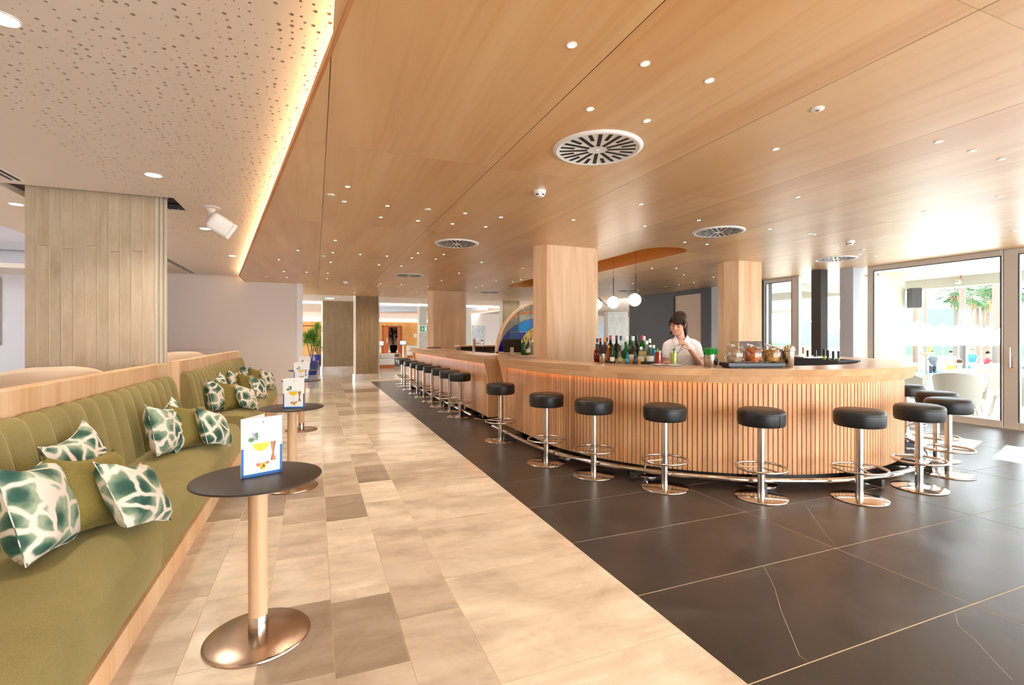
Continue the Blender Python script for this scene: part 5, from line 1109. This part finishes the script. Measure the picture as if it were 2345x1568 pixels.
def person_bartender():
    p, t_ = onbar(1560, 1.62); p = Vector((3.83, 4.37, 0)); rz = R(-41.2)
    t = thing('person', 'bartender in white polo shirt with dark tied hair looking down and stirring a green drink', 'person', p, rz)
    b = MB(); Hm = Matrix.Translation((-.04, -.07, 1.552)) @ Matrix.Rotation(R(14), 4, 'Y') @ Matrix.Rotation(R(-12), 4, 'Z') @ Matrix.Rotation(R(27), 4, 'X')
    head_parts(b, Hm); capsule(b, (-.01, .0, 1.36), (-.03, -.025, 1.49), .05, .046)
    loft(b, [(0, 0, .84, .13, .10), (0, 0, .92, .15, .11), (0, 0, 1.05, .122, .085), (0, -.01, 1.20, .14, .098), (0, 0, 1.31, .15, .085), (0, .005, 1.36, .10, .06), (0, 0, 1.39, .055, .05)])
    SL, EL, WL = (-.150, .0, 1.305), (-.185, -.02, 1.085), (-.12, -.24, 1.125)
    SR_, ER, WR = (.150, .0, 1.305), (.205, -.03, 1.085), (.085, -.21, 1.265)
    for S_, E_, W_ in ((SL, EL, WL), (SR_, ER, WR)):
        sg = 1 if S_[0] > 0 else -1; chain(b, [(sg * .06, 0, 1.315), (sg * .12, 0, 1.30), S_, Vector(S_).lerp(Vector(E_), .5), E_], [.04, .04, .043, .04, .036]); chain(b, [E_, Vector(E_).lerp(Vector(W_), .3), W_], [.036, .036, .024])
    hand(b, WL, (.35, -.8, -.25), (.1, .2, -1), (.8, .4, 0), .35)
    hand(b, WR, (-.45, -.35, .80), (-.75, -.25, -.55), (-.1, -.9, -.2), .78, pinch=True)
    for x in (-1, 1): chain(b, [(x * .075, 0, .88), (x * .085, 0, .48), (x * .085, .02, .08)], [.082, .055, .036]); capsule(b, (x * .085, .03, .045), (x * .095, -.13, .03), .035, .026)
    fuse(b, 'body', 'skin', t, .0062, 3)
    s = MB(); loft(s, [(0, 0, .84, .150, .118), (0, 0, .95, .158, .118), (0, 0, 1.05, .145, .105), (0, -.012, 1.20, .158, .116), (0, -.004, 1.29, .150, .102), (0, .004, 1.345, .105, .078), (-.003, .008, 1.375, .078, .064)])
    for S_, E_ in ((SL, EL), (SR_, ER)):
        sg = 1 if S_[0] > 0 else -1; chain(s, [(sg * .06, 0, 1.345), (sg * .11, 0, 1.33), S_, Vector(S_).lerp(Vector(E_), .45)], [.05, .055, .056, .056])
    sh = fuse(s, 'polo_shirt', 'shirt', t, .008, 3)
    for sg in (-1, 1):
        MB().add([(sg * .012 - .004, -.102, 1.335), (sg * .062 - .004, -.108, 1.312), (sg * .098, -.045, 1.375), (sg * .070, .035, 1.412), (sg * .064 - .004, -.01, 1.422), (sg * .045 - .004, -.066, 1.388)], [(0, 1, 5), (1, 2, 5), (2, 4, 5), (2, 3, 4)]).build('collar_flap', 'shirt', sh)
        if True:
            m_ = Vector(SL if sg < 0 else SR_).lerp(Vector(EL if sg < 0 else ER), .60); d = (Vector(EL if sg < 0 else ER) - Vector(SL if sg < 0 else SR_)).to_track_quat('Z', 'Y').to_matrix().to_4x4()
            MB().tube([tuple(Matrix.Translation(m_) @ d @ Vector((.058 * math.cos(2 * PI * i / 24), .058 * math.sin(2 * PI * i / 24), 0))) for i in range(24)], .006, 6, True).build('sleeve_cuff', 'shirt', sh, 'all')
    for i, z in enumerate((1.315, 1.265, 1.215)): MB().sphere((.0, -.118 + .008 * (i == 0), z), .005, 8, 6).build('button', 'lash', sh, 'all')
    MB().add([(-.035, -.088, 1.375), (-.012, -.112, 1.33), (.0, -.124, 1.285), (.01, -.112, 1.33), (.03, -.088, 1.375)], [(0, 1, 2, 3, 4)]).build('neck_opening', 'skin', sh)
    tr = MB(); loft(tr, [(0, 0, .80, .15, .12), (0, 0, .88, .158, .122), (0, 0, .93, .15, .115)])
    for x in (-1, 1): chain(tr, [(x * .075, 0, .84), (x * .085, 0, .48), (x * .085, .02, .10)], [.092, .066, .05])
    fuse(tr, 'trousers', 'trouser', t, .012, 2)
    for x in (-1, 1): q = MB(); capsule(q, (x * .085, .03, .042), (x * .095, -.14, .034), .042, .034); q.build('shoe', 'shoe', t, 'all')
    h = MB(); h.sphere((0, .03, .047), .1, 24, 16, .82, .97, .89)
    rh = random.Random(5)
    for i in range(23):
        f = -1 + 2 * i / 22; c = math.cos(f * 1.35); jz = rh.uniform(-.010, .008)
        chain(h, [(f * .028, -.02, .135), (f * .058, -.072 * c - .012, .105), (f * .078, -.098 * c - .004 + .02 * abs(f), .048), (f * .083, -.098 * c + .012 * abs(f), .032 + jz - .055 * abs(f)**3)], [.011, .0105, .0075, .003], 8)
    for x in (-1, 1): chain(h, [(x * .07, -.03, .07), (x * .081, -.045, .015), (x * .078, -.05, -.035)], [.013, .009, .004], 8)
    chain(h, [(.0, .11, .04), (.025, .14, .01), (.055, .12, -.06), (.075, .09, -.13), (.082, .075, -.18)], [.028, .026, .026, .022, .008], 10)
    chain(h, [(-.045, .07, -.06), (-.062, .05, -.12), (-.078, .03, -.165)], [.022, .02, .008], 10)
    h.xform(Hm); fuse(h, 'hair', 'hair', t, .005, 1)
    for x in (-1, 1):
        MB().sphere((x * .031, -.083, .003), .012, 14, 8, 1.35, .55, .30).xform(Hm).build('eyelid', 'lash', t, 'all')
        MB().tube([(x * .014, -.094, .026), (x * .03, -.093, .031), (x * .048, -.083, .027)], [.003, .0034, .0018], 6).xform(Hm).build('eyebrow', 'lash', t, 'all')
        MB().sphere((x * .08, .0, -.034), .004, 8, 6).xform(Hm).build('earring', 'polish', t, 'all')
    MB().sphere((0, -.0925, -.0515), .012, 14, 8, 1.75, .42, .32).xform(Hm).build('upper_lip', 'lip', t, 'all'); MB().sphere((0, -.091, -.0585), .011, 14, 8, 1.5, .45, .4).xform(Hm).build('lower_lip', 'lip', t, 'all')
    # long bar spoon held between the fingers
    Mw = Matrix.Translation(p) @ Matrix.Rotation(rz, 4, 'Z'); a = Mw @ Vector((.022, -.262, 1.345)); e = Vector(gc.location) + Vector((.012, .004, .05)); o = tag(MB().tube([tuple(a + (a - e) * .06), tuple(e)], .0028, 8).build('stirring_straw', 'blackp', None, True), 'thin black stirrer from the hand of the bartender into the mojito', 'stirrer')
    return t
person_bartender()
def bystander(loc, rz, lab, top, bottom, sit=False, s=1.0, bare=False, sun=True):
    t = thing('person', lab, 'person', loc, rz); t.scale = (s, s, s); b = MB(); dz = -.42 if sit else 0
    Hm = Matrix.Translation((0, -.02, 1.60 + dz)); head_parts(b, Hm); capsule(b, (0, .01, 1.38 + dz), (0, 0, 1.52 + dz), .058, .052)
    loft(b, [(0, 0, .86 + dz, .16, .12), (0, 0, .98 + dz, .155, .115), (0, 0, 1.2 + dz, .175, .12), (0, 0, 1.34 + dz, .18, .10), (0, 0, 1.40 + dz, .09, .06)])
    for x in (-1, 1):
        chain(b, [(x * .17, 0, 1.36 + dz), (x * .25, .02, 1.1 + dz), (x * .22, -.14, .92 + dz)], [.058, .044, .03]); hand(b, (x * .22, -.14, .92 + dz), (0, -.6, -.6), (-x, 0, 0), (0, -.6, .5), .4)
        if sit: chain(b, [(x * .09, 0, .90 + dz), (x * .12, -.44, .50), (x * .12, -.46, .08)], [.09, .065, .042])
        else: chain(b, [(x * .09, 0, .9), (x * .1, 0, .48), (x * .1, .02, .08)], [.09, .06, .042])
        fy = -.46 if sit else .02; capsule(b, (x * .12, fy, .04), (x * .12, fy - .16, .03), .036, .028)
    fuse(b, 'body', 'skin2', t, .014, 2)
    if not bare:
        s_ = MB(); loft(s_, [(0, 0, .84 + dz, .175, .135), (0, 0, 1.0 + dz, .17, .13), (0, 0, 1.2 + dz, .19, .135), (0, 0, 1.34 + dz, .19, .112), (0, 0, 1.41 + dz, .10, .075)])
        for x in (-1, 1): chain(s_, [(x * .15, 0, 1.36 + dz), (x * .22, .01, 1.22 + dz)], [.068, .06])
        fuse(s_, 'shirt', top, t, .018, 2)
    q = MB(); loft(q, [(0, 0, .80 + dz, .17, .13), (0, 0, .92 + dz, .175, .135)])
    for x in (-1, 1): chain(q, [(x * .09, 0, .86 + dz), (x * .11, -.36 if sit else 0, .52 if sit else .52)], [.1, .085])
    fuse(q, 'shorts', bottom, t, .018, 2)
    h = MB(); h.sphere((0, .02, .05), .1, 20, 12, .84, .98, .86); h.xform(Hm); fuse(h, 'hair', 'hair', t, .014, 2); return t
# ============================================================= TERRACE
GZ = -.03
struct(MB().box(9.97, 16, -12, 16, -.4, GZ).build('terrace', 'terr'), 'pale stone terrace outside the sliding doors')
struct(MB().box(16, 90, -60, 60, -1.5, -1.05).build('garden_ground', 'terr'), 'pale pool deck below the terrace')
struct(MB().box(26, 42, -20, 30, -1.05, -1.03).build('pool', 'pool'), 'turquoise pool water beyond the parasols')
roof = struct(MB().box(9.97, 10.55, -12, 16, 2.86, 3.1).box(11.9, 14.6, -12, 16, 2.86, 3.1).box(14.3, 14.7, -12, 16, 2.62, 2.86).box(9.97, 14.6, 9.3, 9.7, 2.7, 2.86).build('terrace_roof', 'outwhite'), 'white terrace roof slab with edge beam')  # gap between the slabs shaped to drop a sun patch on the floor inside
tpier = struct(MB().box(12.0, 12.95, 7.2, 7.8, GZ, 2.86).build('terrace_pier', 'outcream'), 'cream square pier on the terrace')
ls = thing('outdoor_loudspeaker', 'dark grey loudspeaker hung on the cream terrace pier', 'loudspeaker', (13.08, 7.12, 2.33), R(-40)); MB().box(-.12, .12, -.2, 0, -.25, .22).build('cabinet', 'speakerg', ls, bevel=.02, seg=1); MB().box(-.1, .1, -.215, -.2, -.22, .19).build('grille', 'blackp', ls); MB().box(-.03, .03, 0, .12, -.03, .03).build('bracket', 'blackp', ls)
sl_ = thing('spot_lamp', 'small round floodlight under the terrace roof', 'lamp', (14.2, 6.72, 2.86)); MB().tube([(0, 0, 0), (0, 0, -.1), (-.05, 0, -.12)], .015).build('arm', 'brass', sl_, True); MB().sphere((-.1, 0, -.13), .075, 16, 10).build('head', 'steel', sl_, 'all')
def make_chair():
    t = empty('terrace_chair'); n = 20; pr = [(-.012, .22), (-.012, .80), (.012, .80), (.012, .22)]; vs_ = []
    for i in range(n + 1):
        f = -1 + 2 * i / n; a = PI / 2 + R(105) * f; top = .80 - .16 * abs(f)**2
        for q, z in pr: rr = .30 + q + (.05 if z > .5 else -.02); vs_.append((rr * math.cos(a), rr * math.sin(a) * .95, top if z > .5 else z))
    fs = [(i * 4 + q, i * 4 + (q + 1) % 4, i * 4 + 4 + (q + 1) % 4, i * 4 + 4 + q) for i in range(n) for q in range(4)] + [(0, 1, 2, 3), (n * 4, n * 4 + 1, n * 4 + 2, n * 4 + 3)]
    MB().add(vs_, fs).build('shell', 'outwhite', t, True); MB().lathe([(.27, .38), (.285, .40), (.28, .45), (0, .46)], 28).build('seat_pad', 'canvas', t, True)
    for x in (-1, 1):
        for y in (-1, 1): MB().tube([(x * .17, y * .17, .39), (x * .25, y * .24, 0)], .014, 8).build('leg', 'alu', t, True)
    return t
def make_ttable():
    t = empty('terrace_table'); MB().lathe([(.22, 0), (.22, .012), (.035, .02), (.035, .71)], 24).build('pedestal', 'outwhite', t, True); MB().lathe([(.36, .71), (.37, .715), (.37, .73), (0, .735)], 40).build('top', 'canvas', t, True); return t
ch0, tt0 = make_chair(), make_ttable(); places = [(11.35, 5.35, 'nearest the sliding door'), (11.6, 3.3, 'seen through the right-hand door'), (13.4, 4.3, 'in the second row'), (13.9, 8.9, 'by the cream pier'), (14.6, 6.2, 'at the terrace edge'), (14.8, 2.4, 'far right at the terrace edge')]
for i, (x, y, s) in enumerate(places):
    o = tt0 if i == 0 else dup(tt0); o.location = (x, y, GZ); tag(o, 'round white pedestal table on the terrace, ' + s, 'table', 'terrace tables')
    for k, (a, s2) in enumerate(((200, 'window side'), (20, 'pool side'), (110, 'far side'), (290, 'near side'))):
        if i > 3 and k > 1: continue
        c = ch0 if i == 0 and k == 0 else dup(ch0); ax = R(a); c.location = (x + .62 * math.cos(ax), y + .62 * math.sin(ax), GZ); c.rotation_euler = (0, 0, ax - PI / 2)
        tag(c, 'white woven terrace armchair, %s of the table %s' % (s2, s), 'armchair', 'white terrace armchairs')
def parasol(loc, s, lab):
    t = thing('parasol', lab, 'parasol', loc, .3, 'white parasols by the pool'); h = 2.35; MB().tube([(0, 0, 0), (0, 0, h + .75)], .035, 8).build('pole', 'outwhite', t, True)
    MB().box(-.35, .35, -.35, .35, 0, .08).build('base', 'terr', t); c = [(-s, -s), (s, -s), (s, s), (-s, s)]
    MB().add([(x, y, h) for x, y in c] + [(0, 0, h + .8)] + [(x, y, h - .22) for x, y in c], [(i, (i + 1) % 4, 4) for i in range(4)] + [(i, i + 5, (i + 1) % 4 + 5, (i + 1) % 4) for i in range(4)]).build('canopy', 'canvas', t); return t
for i, (u, d) in enumerate(((2105, 19.5), (2214, 20), (2328, 20), (2160, 24.5), (2272, 25), (2385, 25))):
    p = att(u, 772, d); parasol((p.x, p.y, -1.05), 1.08, 'white square parasol, %s from the cream pier' % ORD[i])
def palm(loc, h, r, lab, sd, shag=True):
    t = thing('palm_tree', lab, 'palm tree', loc, 0, 'palms beyond the pool'); rr = random.Random(sd); lean = rr.uniform(-.3, .3)
    MB().tube([(0, 0, 0), (lean * .3, 0, h * .5), (lean, 0, h)], [r * 1.15, r, r * .9], 10).build('trunk', 'trunk', t, True); f = MB()
    for k in range(46):
        a = rr.uniform(0, 6.28); el = rr.uniform(-1.0, 1.2); L_ = rr.uniform(1.0, 1.5); d = Vector((math.cos(a) * math.cos(el), math.sin(a) * math.cos(el), math.sin(el))); c = Vector((lean, 0, h)); m_ = c + d * L_ * .6; sdv = Vector((-math.sin(a), math.cos(a), 0))
        for j in range(9):
            g = (j - 4) / 4; e = m_ + (d * math.cos(g * 1.2) + sdv * math.sin(g * 1.2)) * L_ * .55 + Vector((0, 0, -.15 * L_)); w_ = sdv * .035 + Vector((0, 0, .02)); f.add([tuple(c), tuple(m_ + w_), tuple(e), tuple(m_ - w_)], [(0, 1, 2, 3)])
    f.build('crown', 'palmleaf', t)
    if shag:
        g = MB()
        for k in range(50): a = rr.uniform(0, 6.28); q = rr.uniform(.2, .5); z = h - rr.uniform(.3, 1.3); g.add([(lean + .1 * math.cos(a), .1 * math.sin(a), z + .5), (lean + q * math.cos(a + .15), q * math.sin(a + .15), z), (lean + q * math.cos(a - .15), q * math.sin(a - .15), z - .1)], [(0, 1, 2)])
        g.build('dead_fronds', plain('dead_frond', '#8f7650', .8), t)
for i, (u, d, h, r) in enumerate(((2187, 34, 5.6, .16), (2206, 26, 9, .13), (2222, 44, 6.2, .17), (2238, 46, 6.6, .18), (2252, 48, 7.0, .17), (2262, 45, 6.0, .16), (2274, 47, 7.2, .18), (2283, 40, 6.6, .2), (2284, 24, 9, .17), (2325, 30, 5.6, .2), (2098, 24, 9, .13), (2119, 30, 9, .09))):
    p = att(u, 772, d); palm((p.x, p.y, -1.05), h, r, 'palm with grey trunk and shaggy crown, %s in the grove left to right' % ORD[i], i)
hl = MB(); n = 40; vs_ = []
for i in range(n + 1): a = -.1 + 1.1 * i / n; q = 85; vs_ += [(q * math.cos(a), q * math.sin(a), -1.5), (q * math.cos(a), q * math.sin(a), 3.4 + 1.4 * math.sin(i * .7) + .8 * math.sin(i * 1.9)), ((q + 25) * math.cos(a), (q + 25) * math.sin(a), 3)]
hl.add(vs_, [(i * 3 + k, i * 3 + k + 1, i * 3 + 4 + k, i * 3 + 3 + k) for i in range(n) for k in (0, 1)]); struct(hl.build('hill_background', 'hill', None, True), 'hazy green hills beyond the pool')
p = att(2198, 830, 15.9); bystander((p.x, p.y, -.62), R(-65 + 180), 'shirtless man seen from behind sitting beyond the terrace tables', 'canvas', 'blue', True, 1.0, True)
for i, (u, d, lab, top, bt) in enumerate(((2136, 27, 'distant bather in dark clothes standing under the parasols', 'speakerg', 'blackp'), (2177, 27, 'distant tanned bather walking under the parasols', 'skin2', 'juice'), (2262, 25, 'distant person in a red shirt under the parasols', CAPC['red'], 'blue'), (2226, 30, 'distant person in blue beside the pool loungers', 'blue', 'canvas'))):
    p = att(u, 772, d); bystander((p.x, p.y, -1.05), R(random.uniform(0, 360)), lab, top, bt)
lr = thing('life_ring', 'orange and white life ring hung beside the pool', 'life ring', att(2118, 795, 22), R(60)); MB().tube([(.33 * math.cos(2 * PI * i / 28), 0, .33 * math.sin(2 * PI * i / 28)) for i in range(28)], .07, 10, True).build('ring', plain('life_orange', '#f0774a', .5), lr, 'all'); MB().tube([(0, .02, -.25), (0, .02, -1.6)], .03).build('post', 'outwhite', lr, True)
for k in range(4): a = PI / 4 + k * PI / 2; MB().tube([((.33) * math.cos(a + q), 0, .33 * math.sin(a + q)) for q in (-.15, 0, .15)], .073, 10).build('white_band', 'canvas', lr, 'all')
lg = ['blue', 'canvas', 'blue', 'outwhite', 'blue']
for i, u in enumerate((2208, 2236, 2250, 2290, 2325)):
    p = att(u, 772, (22, 22.5, 28, 22.5, 27)[i]); t = thing('sun_lounger', 'sun lounger by the pool, %s left to right' % ORD[i], 'sun lounger', (p.x, p.y, -1.05), R(30 * i), 'sun loungers by the pool'); MB().box(-.3, .3, -.9, .5, .28, .34).build('mattress', lg[i], t); b = MB().box(-.3, .3, 0, .7, -.03, .03).build('backrest', lg[i], t); b.location = (0, .5, .32); b.rotation_euler = (R(50), 0, 0)
    for x in (-.26, .26):
        for y in (-.8, .4): MB().box(x - .02, x + .02, y - .02, y + .02, 0, .28).build('leg', 'outwhite', t)
